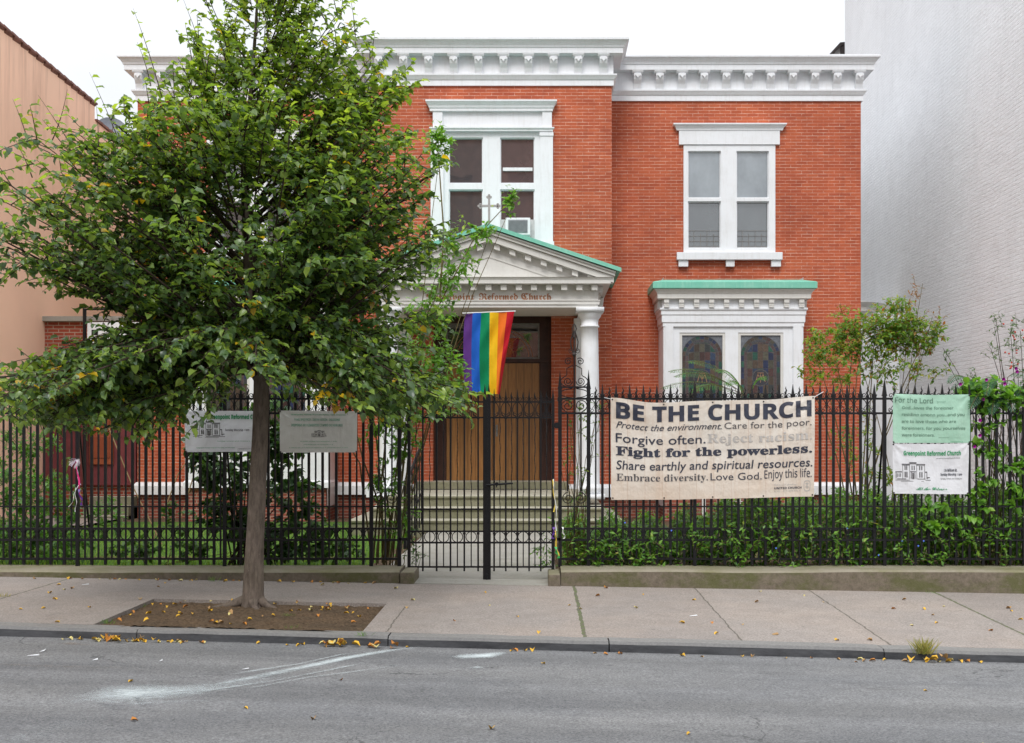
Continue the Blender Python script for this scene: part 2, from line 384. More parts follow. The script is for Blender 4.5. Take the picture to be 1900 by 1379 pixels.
M['pane_up'] = pane_mat('blind_behind_glass', (.20,.235,.26)); M['pane_low'] = pane_mat('dim_glass', (.036,.047,.052))
M['pane_dark'] = pane_mat('dark_glass', (.020,.018,.022)); M['pane_brown'] = pane_mat('brown_reflection_glass', (.050,.026,.028))  # brown panes: reflection of the facade opposite put into the base colour

YC, YR = 22.1, 23.1
XL, XR, CL, CR = -7.84, 6.25, PX(688, YC), PX(1135, YC)
AX = (CL + CR) / 2
church = thing('brick_church', (AX, YC, 0), 'two-storey red brick church with white bracketed cornice, seen across its railed garden', 'church')
# ---- masonry
upR = R4(1270, 1437, 271, 468, YR); upC = R4(799, 1026, 240, 470, YC)
upL = (2*AX - upR[1], 2*AX - upR[0], upR[2], upR[3]); door_h = (PX(803, YC), PX(1023, YC), .60, PZ(560, YC))
mb = MB(); wall_holes(mb, CR, XR, .68, 8.2, YR, [upR], .3); wall_holes(mb, XL, CL, .68, 8.2, YR, [upL], .3)
wall_holes(mb, CL, CR, .68, 8.2, YC, [upC, door_h], .5)
for x, y0, y1 in ((CL, YR, YC), (CR, YC, YR), (XR, YR, YR+.35), (XL, YR+.35, YR)):
    mb.add([(x,y0,0),(x,y1,0),(x,y1,8.2),(x,y0,8.2)], [(0,1,2,3)])
sw = MB()
for x, y0, y1 in ((XR, YR+.35, 38), (XL, 38, YR+.35)): sw.add([(x,y0,0),(x,y1,0),(x,y1,8.2),(x,y0,8.2)], [(0,1,2,3)])
sw.add([(XL,38,0),(XR,38,0),(XR,38,8.2),(XL,38,8.2)], [(3,2,1,0)])
obj('bounce_side_wall', sw, M['cream'], church)  # unseen walls, pale paint made up to bounce light into the side gaps
obj('wall', mb, M['brick'], church)
mb = MB(); mb.box(XL, CL, YR+.02, YR+.2, -.2, .68); mb.box(CR, XR, YR+.02, YR+.2, -.2, .68); mb.box(CL, CR, YC+.02, YC+.2, -.2, .6)
obj('foundation_wall', mb, M['brick_low'], church)
wt = [(-.02,.49),(.075,.49),(.075,.66),(.02,.73),(-.02,.73)]
mb = MB(); mb.sweep([(XL,30),(XL,YR),(CL,YR),(CL,YC),(door_h[0]-.12,YC)], wt); mb.sweep([(door_h[1]+.12,YC),(CR,YC),(CR,YR),(XR,YR),(XR,30)], wt)
obj('water_table', mb, M['white'], church, label='white moulded base course')
mb = MB(); mb.box(XL+.05, XR-.05, YR+.05, 37.9, 8.75, 8.85); mb.box(CL+.05, CR-.05, YC+.05, YR+.3, 8.75, 8.85); obj('roof', mb, M['greyiron'], church)
# ---- cornice
path = [(XL,37),(XL,YR),(CL,YR),(CL,YC),(CR,YC),(CR,YR),(XR,YR),(XR,37)]
prof = [(-.02,8.15),(.035,8.15),(.035,8.25),(.055,8.265),(.075,8.30),(.095,8.33),(.095,8.355),(.03,8.36),(.03,8.70),(.20,8.705),
        (.20,8.80),(.215,8.81),(.225,8.84),(.27,8.90),(.305,8.925),(.305,8.965),(.29,8.975),(-.1,8.99)]
mb = MB(); mb.sweep(path, prof); cornice = obj('cornice', mb, M['white'], church)
def bracket_mb(x, y, zt=8.703, s=1, side=0):
    m = MB(); w_ = .072*s
    m.prism_x([(y-.03,zt-.345),(y-.065,zt-.345),(y-.10,zt-.24),(y-.15,zt-.17),(y-.175,zt-.10),(y-.17,zt-.045),(y-.03,zt-.045)], x-w_, x+w_)
    m.prism_x([(y-.028,zt-.045),(y-.18,zt-.045),(y-.197,zt-.012),(y-.197,zt),(y-.028,zt)], x-w_*1.5, x+w_*1.5)
    m.prism_y([(x-w_*.72,zt-.055),(x-w_*.72,zt-.10),(x-w_*.35,zt-.115),(x,zt-.155),(x+w_*.35,zt-.115),(x+w_*.72,zt-.10),(x+w_*.72,zt-.055)], y-.192, y-.10)
    return m
for i in range(11): obj('bracket', bracket_mb(XR - .06 - .43*i, YR), M['white'], cornice, bevel=.004)
n = 10
for i in range(n): obj('bracket', bracket_mb(CL + .16 + (CR-CL-.32)*i/(n-1), YC), M['white'], cornice, bevel=.004)
for i in range(11): obj('bracket', bracket_mb(XL + .06 + .43*i, YR), M['white'], cornice, bevel=.004)

# ---- sash windows
def sash_window(x0, x1, z0, z1, y, panes, frame_w, mats, label):
    """x0..z1 outer frame, y wall face; panes: list of (x0,x1,z0,z1,mat,dy)"""
    fr = MB(); wall_holes(fr, x0, x1, z0, z1, y-.035, [p[:4] for p in panes], .10)
    fr.add([(x0,y-.035,z0),(x0,y+.09,z0),(x0,y+.09,z1),(x0,y-.035,z1)], [(3,2,1,0)]); fr.add([(x1,y-.035,z0),(x1,y+.09,z0),(x1,y+.09,z1),(x1,y-.035,z1)], [(0,1,2,3)])
    wn = obj('window', fr, M['white'], church, label=label)
    cas = MB()
    for p in panes:
        a, b, c, d = p[:4]
        e = .018
        for q in ((a,a+e,c,d),(b-e,b,c,d),(a+e,b-e,d-e,d),(a+e,b-e,c,c+e)): cas.box(q[0], q[1], y+.005, y+.055, q[2], q[3])
    obj('sash', cas, M['white'], wn)
    for p in panes:
        m = MB(); m.box(p[0], p[1], y+.04+p[5], y+.05+p[5], p[2], p[3]); obj('pane', m, p[4], wn)
    return wn
def window_guard(wn, x0, x1, z0, z1, y):
    m = MB()
    for i in range(1, 5): x = x0 + (x1-x0)*i/5; m.box(x-.004, x+.004, y, y+.008, z0, z1 - (.0 if i % 2 else .07))
    for i in range(4): z = z0 + .03 + (z1-z0-.04)*i/3; m.box(x0, x1, y-.003, y+.005, z-.004, z+.004)
    obj('window_guard', m, M['greyiron'], wn)
def panes_px(D, rects): return [R4(a, b, c, d, D) + (m, dy) for a, b, c, d, m, dy in rects]
rp_ = panes_px(YR, [(1276,1337,281,368,M['pane_up'],0), (1366,1426,281,368,M['pane_up'],0), (1276,1337,374,461,M['pane_low'],.02), (1366,1426,374,461,M['pane_low'],.02)])
def tri_mould(mb, x0, x1, z0, z1, y, prof):             # little cornice over an opening: prof (out, z fraction), returned round the ends
    pr = [(0, z0)] + [(o, z0 + (z1-z0)*f) for o, f in prof] + [(0, z1)]
    mb.sweep([(x0,y),(x0,y-.001),(x1,y-.001),(x1,y)], pr)
def wing_window(mirror):
    mm = (lambda x: 2*AX - x) if mirror else (lambda x: x)
    def rx(t): a, b = mm(t[0]), mm(t[1]); return (min(a,b), max(a,b)) + tuple(t[2:])
    fo = rx(R4(1268, 1438, 270, 469, YR))
    wn = sash_window(*fo, YR, [rx(p) for p in rp_], .05, None, None)
    for p in rp_[2:]: q = rx(p); window_guard(wn, q[0], q[1], q[2]+.01, q[2]+.36, YR+.048)
    m = MB(); r = rx(R4(1260, 1447, 241, 268, YR-.06)); m.box(r[0], r[1], YR-.06, YR+.02, r[2], r[3]); 
    r2 = rx(R4(1257, 1452, 229, 241, YR-.1)); tri_mould(m, r2[0]+.05, r2[1]-.05, r2[2], r2[3], YR-.005, [(.065,0),(.07,.25),(.10,.6),(.13,.8),(.13,1)])
    obj('lintel', m, M['white'], wn, bevel=.004)
    m = MB(); r = rx(R4(1256, 1452, 469, 482, YR-.12)); m.box(r[0], r[1], YR-.13, YR+.02, r[2], r[3]+.01)
    sl_ = obj('sill', m, M['white'], wn, bevel=.006)
    m = MB()
    for a, b in ((1259,1277),(1347,1363),(1431,1449)):
        q = rx(R4(a, b, 482, 495, YR-.08)); m.box(q[0], q[1], YR-.09, YR+.01, q[2], q[3]+.005)
    obj('sill_bracket', m, M['white'], wn, bevel=.006)
    return wn
wing_window(False); wing_window(True)
# centre window with pilasters and entablature
D = YC
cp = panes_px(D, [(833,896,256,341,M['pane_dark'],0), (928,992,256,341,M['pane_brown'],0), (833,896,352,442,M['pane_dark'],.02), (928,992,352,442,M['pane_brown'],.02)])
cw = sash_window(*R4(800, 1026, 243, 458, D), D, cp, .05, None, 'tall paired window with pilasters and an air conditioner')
m = MB(); r = R4(815, 1008, 209, 240, D-.03); m.box(r[0], r[1], D-.03, D+.3, r[2]-.02, r[3]+.03)
r = R4(933, 988, 311, 317, D); m.box(r[0], r[1], D+.0, D+.035, r[2], r[3])
for a, b, mir in ((1002,1026,0),(799,823,1)):
    q = R4(a, b, 256, 455, D-.09); m.box(q[0], q[1], D-.09, D+.02, q[2], PZ(243, D)); q = R4(a-2, b+2, 448, 462, D-.1); m.box(q[0], q[1], D-.11, D+.02, q[2], q[3])
    q = R4(a+4, b-2, 204, 236, D-.08); m.box(q[0], q[1], D-.08, D+.02, q[2]-.03, q[3]+.02)
    q = R4(a-1, b+1, 246, 252, D-.1); m.box(q[0], q[1], D-.105, D+.0, q[2], q[3])
q = R4(798, 1027, 236.5, 243.5, D-.1); tri_mould(m, q[0]+.06, q[1]-.06, q[2], q[3], D-.06, [(.05,0),(.05,.4),(.075,.7),(.075,1)])
q = R4(793, 1030, 186, 205, D-.13); tri_mould(m, q[0]+.13, q[1]-.13, q[2], q[3], D-.01, [(.09,0),(.09,.25),(.105,.3),(.115,.5),(.155,.8),(.165,.85),(.165,1)])
obj('window_surround', m, M['white'], cw, bevel=.004)

# ---- bay windows with stained glass
def glass_window(x0, x1, z0, z1, y, seed):
    rg = random.Random(seed); m = MB(); pal = [(.01,.06,.04),(.015,.075,.05),(.02,.035,.07),(.07,.045,.03),(.06,.04,.026),(.06,.055,.038),(.03,.035,.035),(.055,.025,.022),(.013,.02,.06)]
    lead = (.075,.07,.068); W = x1-x0; cx = (x0+x1)/2; r1, r2, r3 = W*.49, W*.41, W*.34; zc = z1 - r1 - .01
    m.box(x0, x1, y+.004, y+.02, z0, z1, lead)
    g = .0045
    def cell(pts, c): m.add([(px, y, pz) for px, pz in pts], [tuple(range(len(pts)))], c)
    def col(): c = rg.choice(pal); f = rg.uniform(.7, 1.3); return tuple(v*f for v in c)
    n = 13                                             # arch ring and narrow inner ring
    for (ra, rb) in ((r2, r1), (r3, r2-.004)):
        for i in range(n):
            a0, a1 = math.pi*i/n + .02, math.pi*(i+1)/n - .02
            c = col() if ra == r2 else tuple(v*.8 for v in rg.choice(((.09,.05,.05),(.06,.06,.07))))
            cell([(cx+(ra+g)*math.cos(t), zc+(ra+g)*math.sin(t)) for t in (a1, (a0+a1)/2, a0)] + [(cx+(rb-g)*math.cos(t), zc+(rb-g)*math.sin(t)) for t in (a0, (a0+a1)/2, a1)], c)
        z = zc
        while z > z0 + .03:
            h = .11
            for sg in (-1, 1):
                xa, xb = sorted((cx+sg*(ra+g), cx+sg*(rb-g))); c = col() if ra == r2 else (.08,.05,.05); zb = max(z0, z-h)
                cell([(xa,zb+g),(xb,zb+g),(xb,z-g),(xa,z-g)], c)
            z -= h
    for sg in (-1, 1):                                 # corner spandrels
        pts = [(cx+sg*(r1+.004)*math.cos(t), zc+(r1+.004)*math.sin(t)) for t in lin(.12, 1.45, 8)] + [(cx+sg*.06, z1-.004), (cx+sg*W*.495, z1-.004)]
        cell(pts if sg < 0 else pts[::-1], (.13,.14,.16))
    nc = 5; cw_ = 2*(r3-.006)/nc; z = z1; row = 0
    while z > z0:
        zb = z - .155
        for i in range(nc):
            xa = cx - r3 + .006 + i*cw_; xb = xa + cw_; xm = max(abs(xa-cx), abs(xb-cx))
            zt = z - g
            if zb + g > zc - .001 or zt > zc:
                def lim(x): return zc + math.sqrt(max(0, (r3-.008)**2 - (x-cx)**2))
                ta, tb = min(zt, lim(xa+g)), min(zt, lim(xb-g))
                lo = max(zb+g, z0)
                if ta <= lo and tb <= lo: continue
                ta, tb = max(ta, lo+.001), max(tb, lo+.001)
                cell([(xa+g,lo),(xb-g,lo),(xb-g,tb),(xa+g,ta)], col())
            else: cell([(xa+g,max(zb+g,z0)),(xb-g,max(zb+g,z0)),(xb-g,zt),(xa+g,zt)], col())
        z = zb; row += 1
    # roundel
    zc2 = zc - .42; rr = W*.22
    for i in range(20):
        a0, a1 = 2*math.pi*i/20, 2*math.pi*(i+1)/20
        m.add([(cx+rr*math.cos(a0),y-.003,zc2+rr*math.sin(a0)),(cx+(rr-.02)*math.cos(a0),y-.003,zc2+(rr-.02)*math.sin(a0)),(cx+(rr-.02)*math.cos(a1),y-.003,zc2+(rr-.02)*math.sin(a1)),(cx+rr*math.cos(a1),y-.003,zc2+rr*math.sin(a1))], [(0,1,2,3)], lead)
    m.add([(cx+(rr-.02)*math.cos(t),y-.0015,zc2+(rr-.02)*math.sin(t)) for t in lin(0, 2*math.pi*23/24, 23)], [tuple(range(23,-1,-1))], (.03,.03,.04))
    for a, b in (((-.09,-.08),(-.05,.07)), ((-.05,.07),(0,-.04)), ((0,-.04),(.05,.07)), ((.05,.07),(.09,-.08)), ((-.06,.09),(.06,.09)), ((0,.09),(0,-.09))):
        m.tube([(cx+a[0],y-.006,zc2+a[1]),(cx+b[0],y-.006,zc2+b[1])], .010, 4, (.26,.15,.09))
    return m
k = NM('stained_glass', .35, .5); at = k.n('Attribute', attribute_name='col'); k.p.inputs['Coat Weight'].default_value = .12; k.p.inputs['Coat Roughness'].default_value = .05
M['stained'] = k.out(k.mix(.6, at.outputs['Color'], k.mix(1, at.outputs['Color'], k.ramp(k.noise(30, 3), .3, .7, (.6,)*3, (1.5,)*3), 'MULTIPLY')), k.bump(k.noise(20, 3), .3, .01))
def bay_window(xc, seed):
    yb = 22.2; hw = 1.31; bx = lambda px: xc + (PX(px, yb) - PX(1361.5, yb))
    by = thing('bay_window', (xc, yb, 0), None, None); by.parent = church; by.matrix_parent_inverse = Matrix.Translation(-Vector(church.location))
    bp = [(xc-hw, YR), (xc-hw, yb), (xc+hw, yb), (xc+hw, YR)]
    Zb = lambda py: PZ(py, yb)
    zsill = 1.55
    # body front with two openings
    m = MB(); h1 = (bx(1262), bx(1347), 1.75, Zb(617)); h2 = (bx(1371), bx(1455), 1.75, Zb(617))
    wall_holes(m, xc-hw, xc+hw, zsill, Zb(560), yb, [(bx(1250), bx(1472), 1.68, Zb(601))], .05)
    for x in (xc-hw, xc+hw): m.add([(x,yb,.3),(x,YR,.3),(x,YR,4.6),(x,yb,4.6)], [(0,1,2,3) if x > xc else (3,2,1,0)])
    f2 = MB(); wall_holes(f2, bx(1250), bx(1472), 1.68, Zb(601), yb+.03, [h1, h2], .03)
    obj('window_frame', f2, M['white'], by)
    m.sweep(bp, [(-.02,Zb(606)),(.012,Zb(606)),(.012,Zb(600)),(.03,Zb(598)),(.03,Zb(586)),(.045,Zb(584)),(.045,Zb(578)),(.07,Zb(575)),(.07,Zb(572)),(.02,Zb(571)),(.02,Zb(555)),(-.02,Zb(555))])
    for s in (-1, 1): m.box(xc+s*(hw-.11)-.075, xc+s*(hw-.11)+.075, yb-.018, yb+.02, zsill, Zb(603))
    # panelled base
    wall_holes(m, xc-hw-.03, xc+hw+.03, .76, zsill, yb-.02, [(xc-1.1,xc-.1,.95,1.38),(xc+.1,xc+1.1,.95,1.38)], .04); m.box(xc-1.15, xc+1.15, yb+.02, yb+.04, .9, 1.42)
    m.sweep(bp, [(-.02,zsill-.05),(.05,zsill-.05),(.08,zsill),(.08,zsill+.05),(-.02,zsill+.07)]); m.sweep(bp, [(-.02,.66),(.06,.66),(.06,.76),(.03,.80),(-.02,.80)])
    m.sweep(bp, [(.03,.80),(.03,zsill-.05)])
    obj('bay_body', m, M['white'], by)
    m = MB(); m.box(xc-hw+.02, xc+hw-.02, yb+.03, YR, -.1, .66); obj('bay_base', m, M['brick_low'], by)
    for h, sd in ((h1, seed), (h2, seed+1)):
        m = MB(); w2 = MB()
        for q in ((h[0],h[0]+.05,h[2],h[3]),(h[1]-.05,h[1],h[2],h[3]),(h[0]+.05,h[1]-.05,h[3]-.05,h[3]),(h[0]+.05,h[1]-.05,h[2],h[2]+.05)): w2.box(q[0], q[1], yb+.045, yb+.10, q[2], q[3])
        fr = obj('sash', w2, M['cream'], by)
        obj('stained_glass', glass_window(h[0]+.05, h[1]-.05, h[2]+.05, h[3]-.05, yb+.075, sd), M['stained'], by)
    # cornice
    m = MB(); m.sweep(bp, [(.02,Zb(556)),(.10,Zb(556)),(.12,Zb(555)),(.12,Zb(547)),(.135,Zb(545)),(.145,Zb(543)),(.19,Zb(538.5)),(-.02,Zb(538.5))]); co = obj('bay_cornice', m, M['cream'], by)
    m = MB()
    for i in range(10):
        x = xc - hw + .05 + (2*hw - .1)*i/9
        m = MB()
        for j, (o, za, zb_) in enumerate(((.095,571.5,567.5),(.085,567,563.5),(.10,563,556.5))): m.box(x-.047, x+.047, yb-o, yb-.01, Zb(za), Zb(zb_)-.001)
        obj('dentil', m, M['cream'], co)
    for s in (-1, 1):
        for j in range(4):
            y = yb + .12 + j*.25; m = MB(); m.box(xc+s*(hw-.01) if s > 0 else xc-hw-.09, xc+hw+.09 if s > 0 else xc-hw+.01, y, y+.09, Zb(571), Zb(556.5)); obj('dentil', m, M['cream'], co)
    m = MB(); m.sweep(bp, [(-.02,Zb(538.3)),(.195,Zb(538.3)),(.215,Zb(537)),(.215,Zb(526)),(.19,Zb(524.5)),(-.02,Zb(519))]); obj('copper_roof', m, M['copper'], by)
bay_window(3.62, 11); bay_window(-5.30, 31)
# foundation grilles under the right bay
m = MB()
for i in range(4): m.box(3.40+i*.11, 3.415+i*.11, 22.12, 22.14, .05, .58)
for i in range(5): m.box(3.36, 3.78, 22.11, 22.13, .10+i*.1, .115+i*.1)
m.box(3.02, 3.09, 22.1, 22.15, -.05, .62); m.box(4.0, 4.05, 22.1, 22.15, -.05, .62)
obj('basement_grille', m, M['cream'], church)
# ------------------------------------------------------------------ writing
CAPH = {}
def frak(s, u, l):
    ex = {0x1D504: {'C':'\u212d','H':'\u210c','I':'\u2111','R':'\u211c','Z':'\u2128'}, 0x1D434: {}}
    return ''.join(ex.get(u, {}).get(c) or ('\u210e' if (c == 'h' and l == 0x1D44E) else chr(u+ord(c)-65) if 'A' <= c <= 'Z' else chr(l+ord(c)-97) if 'a' <= c <= 'z' else c) for c in s)
STY = {'plain': lambda s: s, 'serif': lambda s: frak(s, 0x1D400, 0x1D41A), 'black': lambda s: frak(s, 0x1D56C, 0x1D586),
       'sansbold': lambda s: frak(s, 0x1D5D4, 0x1D5EE), 'script': lambda s: frak(s, 0x1D4D0, 0x1D4EA), 'sans': lambda s: frak(s, 0x1D5A0, 0x1D5BA)}
def glyphs(body, style, offset=0, shear=0, res=3):
    c = bpy.data.curves.new('lettering', 'FONT'); c.body = STY[style](body); c.offset = offset; c.shear = shear; c.resolution_u = res
    o = bpy.data.objects.new('lettering', c); SC.collection.objects.link(o); dg = bpy.context.evaluated_depsgraph_get()
    me = bpy.data.meshes.new_from_object(o.evaluated_get(dg)); v = np.array([tuple(q.co) for q in me.vertices]).reshape(-1, 3)
    f = [tuple(p.vertices) for p in me.polygons]
    bpy.data.objects.remove(o); bpy.data.curves.remove(c); bpy.data.meshes.remove(me)
    return v, f
def cap_height(style, offset):
    key = (style, round(offset, 4))
    if key not in CAPH:
        v, f = glyphs('E', style, offset); CAPH[key] = (v[:,1].min(), v[:,1].max())
    return CAPH[key]
def text_faces(body, style, u0, u1, vt, vb, offset=0, shear=0, cut=0):
    """flat letters in a (u, v) frame, v downwards: capitals reach from vt to the base line vb, the line runs from u0 to u1"""
    v, f = glyphs(body, style, offset, shear); a, b = cap_height(style, offset)
    x0, x1 = v[:,0].min(), v[:,0].max()
    u = u0 + (v[:,0]-x0)/(x1-x0)*(u1-u0); w_ = vb + (v[:,1]-a)/(b-a)*(vt-vb)
    if cut:
        import bmesh
        bm = bmesh.new(); vs = [bm.verts.new((p, 0, q)) for p, q in zip(u, w_)]
        for q in f:
            try: bm.faces.new([vs[i] for i in q])
            except ValueError: pass
        for ax in (0, 2):
            lo, hi = (u.min(), u.max()) if ax == 0 else (w_.min(), w_.max()); n = int((hi-lo)/cut)
            for i in range(1, n+1):
                co = [0,0,0]; no = [0,0,0]; co[ax] = lo + i*cut; no[ax] = 1
                bmesh.ops.bisect_plane(bm, geom=bm.verts[:]+bm.edges[:]+bm.faces[:], plane_co=co, plane_no=no)
        bm.verts.index_update()
        u = np.array([q.co.x for q in bm.verts]); w_ = np.array([q.co.z for q in bm.verts]); f = [tuple(q.index for q in p.verts) for p in bm.faces]; bm.free()
    return u, w_, f

# ------------------------------------------------------------------ portico
PD = 20.05; px_ = -.865                                 # face of the entablature, its axis
def wood_mat():
    k = NM('oak_boards', .38, .5); q = k.xyz()
    g = k.noise(3, 6, .75, stretch=(22, 22, .8)); pl = k.n('TexWhiteNoise', noise_dimensions='1D'); k.put(pl.inputs['W'], k.math('FLOOR', k.math('MULTIPLY', q[0], 6.6)))
    c = k.ramp(g, .25, .78, (.17,.062,.016), (.56,.29,.095)); c = k.mix(1, c, k.ramp(pl.outputs[0], 0, 1, (.72,.70,.68), (1.15,1.1,1.05)), 'MULTIPLY')
    fr = k.math('FRACT', k.math('MULTIPLY', q[0], 6.6)); ln = k.math('LESS_THAN', k.math('MINIMUM', fr, k.math('SUBTRACT', 1, fr)), .03)
    return k.out(k.mix(k.math('MULTIPLY', ln, .8), c, (.02,.01,.006)), k.bump(g, .2, .004))
M['oak'] = wood_mat()
por = thing('portico', (px_, 20.2, .64), None, None); por.parent = church; por.matrix_parent_inverse = Matrix.Translation(-Vector(church.location))
por['label'] = 'white pedimented entrance porch on two round columns'
Zp = lambda py, D=PD: PZ(py, D)
hw = 1.85; zc0, zc1 = 4.175, 4.29
pp = [(px_-hw, YC), (px_-hw, PD), (px_+hw, PD), (px_+hw, YC)]
m = MB()
m.sweep(pp, [(-.30,3.80),(0,3.80),(0,3.845),(.02,3.85),(.02,3.905),(.035,3.91),(.035,3.925),(.0,3.93),(.0,4.065),(.0,4.175)])
m.box(px_-hw+.01, px_+hw-.01, PD+.02, YC, 3.86, 3.88)
m.sweep(pp, [(.0,4.176),(.20,4.18),(.20,4.255),(.215,4.26),(.215,4.275),(.235,4.285),(-.1,4.29)])
m.box(px_+1.02, px_+1.035, PD-.004, PD+.01, 3.93, 4.065); m.box(px_-1.035, px_-1.02, PD-.004, PD+.01, 3.93, 4.065)
ent = obj('entablature', m, M['cream'], por)
def dentil_row(x0, x1, n, z0, z1, y, side=True):
    for i in range(n):
        m = MB(); x = x0 + (x1-x0)*i/(n-1); m.box(x-.05, x+.05, y-.15, y, z0, z1); m.box(x-.056, x+.056, y-.158, y, z1+.0005, z1+.010); obj('dentil', m, M['cream'], ent)
dentil_row(px_-hw+.07, px_+hw-.07, 15, 4.08, 4.163, PD+.01)
for s in (-1, 1):
    for j in range(8):
        y = PD+.1+j*.25; xa, xb = sorted((px_+s*(hw-.01), px_+s*(hw+.085))); m = MB(); m.box(xa, xb, y, y+.1, 4.08, 4.17); obj('dentil', m, M['cream'], ent)
# lettering on the frieze
mb = MB(); GW = []
for body, a, b in (('Greenpoint', 791, 880), ('Reformed', 888.5, 961), ('Church', 967, 1022.5)):
    u, v_, f = text_faces(body, 'black', PX(a, PD), PX(b, PD), -Zp(544), -Zp(557), .012)
    mb.add([(x, PD-.006, -z) for x, z in zip(u, v_)], f)
obj('frieze_lettering', mb, M['gold_letters'], ent)
# pediment
ph = px_; ez, az = 4.30, 5.0; hx = 2.10
m = MB(); m.prism_y([(ph-1.95,4.292),(ph+1.95,4.292),(ph,4.93)], PD-.02, PD+.05)
tymp = obj('pediment', m, M['cream'], por)
m = MB(); DN = []; cpr = MB()
sl_ = (az-ez)/hx
for s in (-1, 1):
    def band(mbx, y0, y1, t0, t1, xo0=hx, inner=0):    # raking strip: t0..t1 above the rake line
        pts = [(ph + s*xo0, ez + t0), (ph + s*xo0, ez + t1 if t1 > t0 else ez+t0), (ph, ez + sl_*xo0 + t1), (ph, ez + sl_*xo0 + t0)]
        if s > 0: pts = pts
        else: pts = pts[::-1]
        pts2 = pts if s < 0 else pts
        mbx.prism_y(pts2, y0, y1)
    band(m, PD-.197, PD+.06, -.105, .0); band(m, PD-.238, PD+.06, .001, .045, hx+.02); band(m, PD-.265, PD+.06, .046, .075, hx+.03)
    band(m, PD-.035, PD+.05, -.215, -.106, hx-.42)
    band(cpr, PD-.30, YC, .078, .125, hx+.11)
    band(cpr, PD-.31, PD-.28, .060, .128, hx+.12)
    for i in range(7):
        x = ph + s*(.14 + i*.262); zt = ez + sl_*(hx - abs(x-ph)) - .112
        d = MB(); DN.append(d); d.add([(x-.05,PD-.145,zt-.088+sl_*.05*s),(x+.05,PD-.145,zt-.088-sl_*.05*s),(x+.05,PD-.145,zt-sl_*.05*s),(x-.05,PD-.145,zt+sl_*.05*s),
               (x-.05,PD,zt-.088+sl_*.05*s),(x+.05,PD,zt-.088-sl_*.05*s),(x+.05,PD,zt-sl_*.05*s),(x-.05,PD,zt+sl_*.05*s)],
              [(0,1,2,3),(0,4,5,1),(1,5,6,2),(3,7,4,0)])
obj('raking_cornice', m, M['cream'], tymp); [obj('dentil', d, M['cream'], tymp) for d in DN]
obj('copper_roof', cpr, M['copper'], por)
# cross
m = MB(); zx, yx = 5.16, PD-.22; cxx = PX(907.5, yx)
m.box(cxx-.018, cxx+.018, yx-.015, yx+.015, 5.06, 5.60); m.box(cxx-.13, cxx+.13, yx-.0145, yx+.0145, 5.455, 5.49)
for dx, dz in ((0,.148),(-.145,0),(.145,0)):
    for a, b in ((0,0),(.026,.0),(-.026,0),(0,.028)):
        if dx: a, b = (b*(1 if dx > 0 else -1), a)
        m.tube([(cxx+dx+a, yx-.012-.001*abs(a*10), 5.472+dz+b), (cxx+dx+a, yx+.012, 5.472+dz+b)], .022, 10)
m.box(cxx-.05, cxx+.05, yx-.05, yx+.05, 5.0, 5.065)
obj('cross', m, plain('grey_stone_cross', (.36,.35,.34), .8), por)
# columns and wall pilasters
for s in (-1, 1):
    x = px_ + s*1.71
    m = MB(); m.lathe(x, 20.2, [(.205,.64),(.205,.70),(.215,.72),(.215,.76),(.185,.79),(.172,.82),(.170,1.4),(.163,2.2),(.150,3.2),(.146,3.47),(.165,3.475),(.165,3.50),(.147,3.51),(.147,3.60),(.16,3.615),(.19,3.66),(.205,3.70),(.21,3.725)])
    m.box(x-.235, x+.235, 19.965, 20.435, 3.725, 3.80); m.box(x-.25, x+.25, 19.95, 20.45, .56, .64)
    obj('column', m, M['white'], por, smooth=False)
    m = MB(); m.box(x-.16-.02*s, x+.16-.02*s, YC-.13, YC, .64, 3.55); m.prism_x([(YC-.13,3.55),(YC-.18,3.60),(YC-.20,3.68),(YC-.24,3.72),(YC-.24,3.80),(YC,3.80),(YC,3.55)], x-.20-.02*s, x+.20-.02*s)
    m.box(x-.18-.02*s, x+.18-.02*s, YC-.15, YC, .64, .8)
    obj('pilaster', m, M['white'], por, bevel=.005)
    m = MB()                                            # scrolled corner bracket under the cornice end
    xa = px_ + s*hw; 
    m.prism_y([(xa,4.17),(xa,3.62),(xa+s*.05,3.62),(xa+s*.09,3.74),(xa+s*.10,3.9),(xa+s*.17,4.02),(xa+s*.19,4.17)][::(-1 if s < 0 else 1)], YC-.35, YC-.12)
    obj('end_bracket', m, M['cream'], ent, bevel=.01)
for o in SC.objects:
    if o.name.startswith('column') and o.type == 'MESH':
        o.data.polygons.foreach_set('use_smooth', [len(p.vertices) == 4 and abs(p.normal.z) < .98 and p.area < .2 for p in o.data.polygons])
        for e in o.data.edges: pass
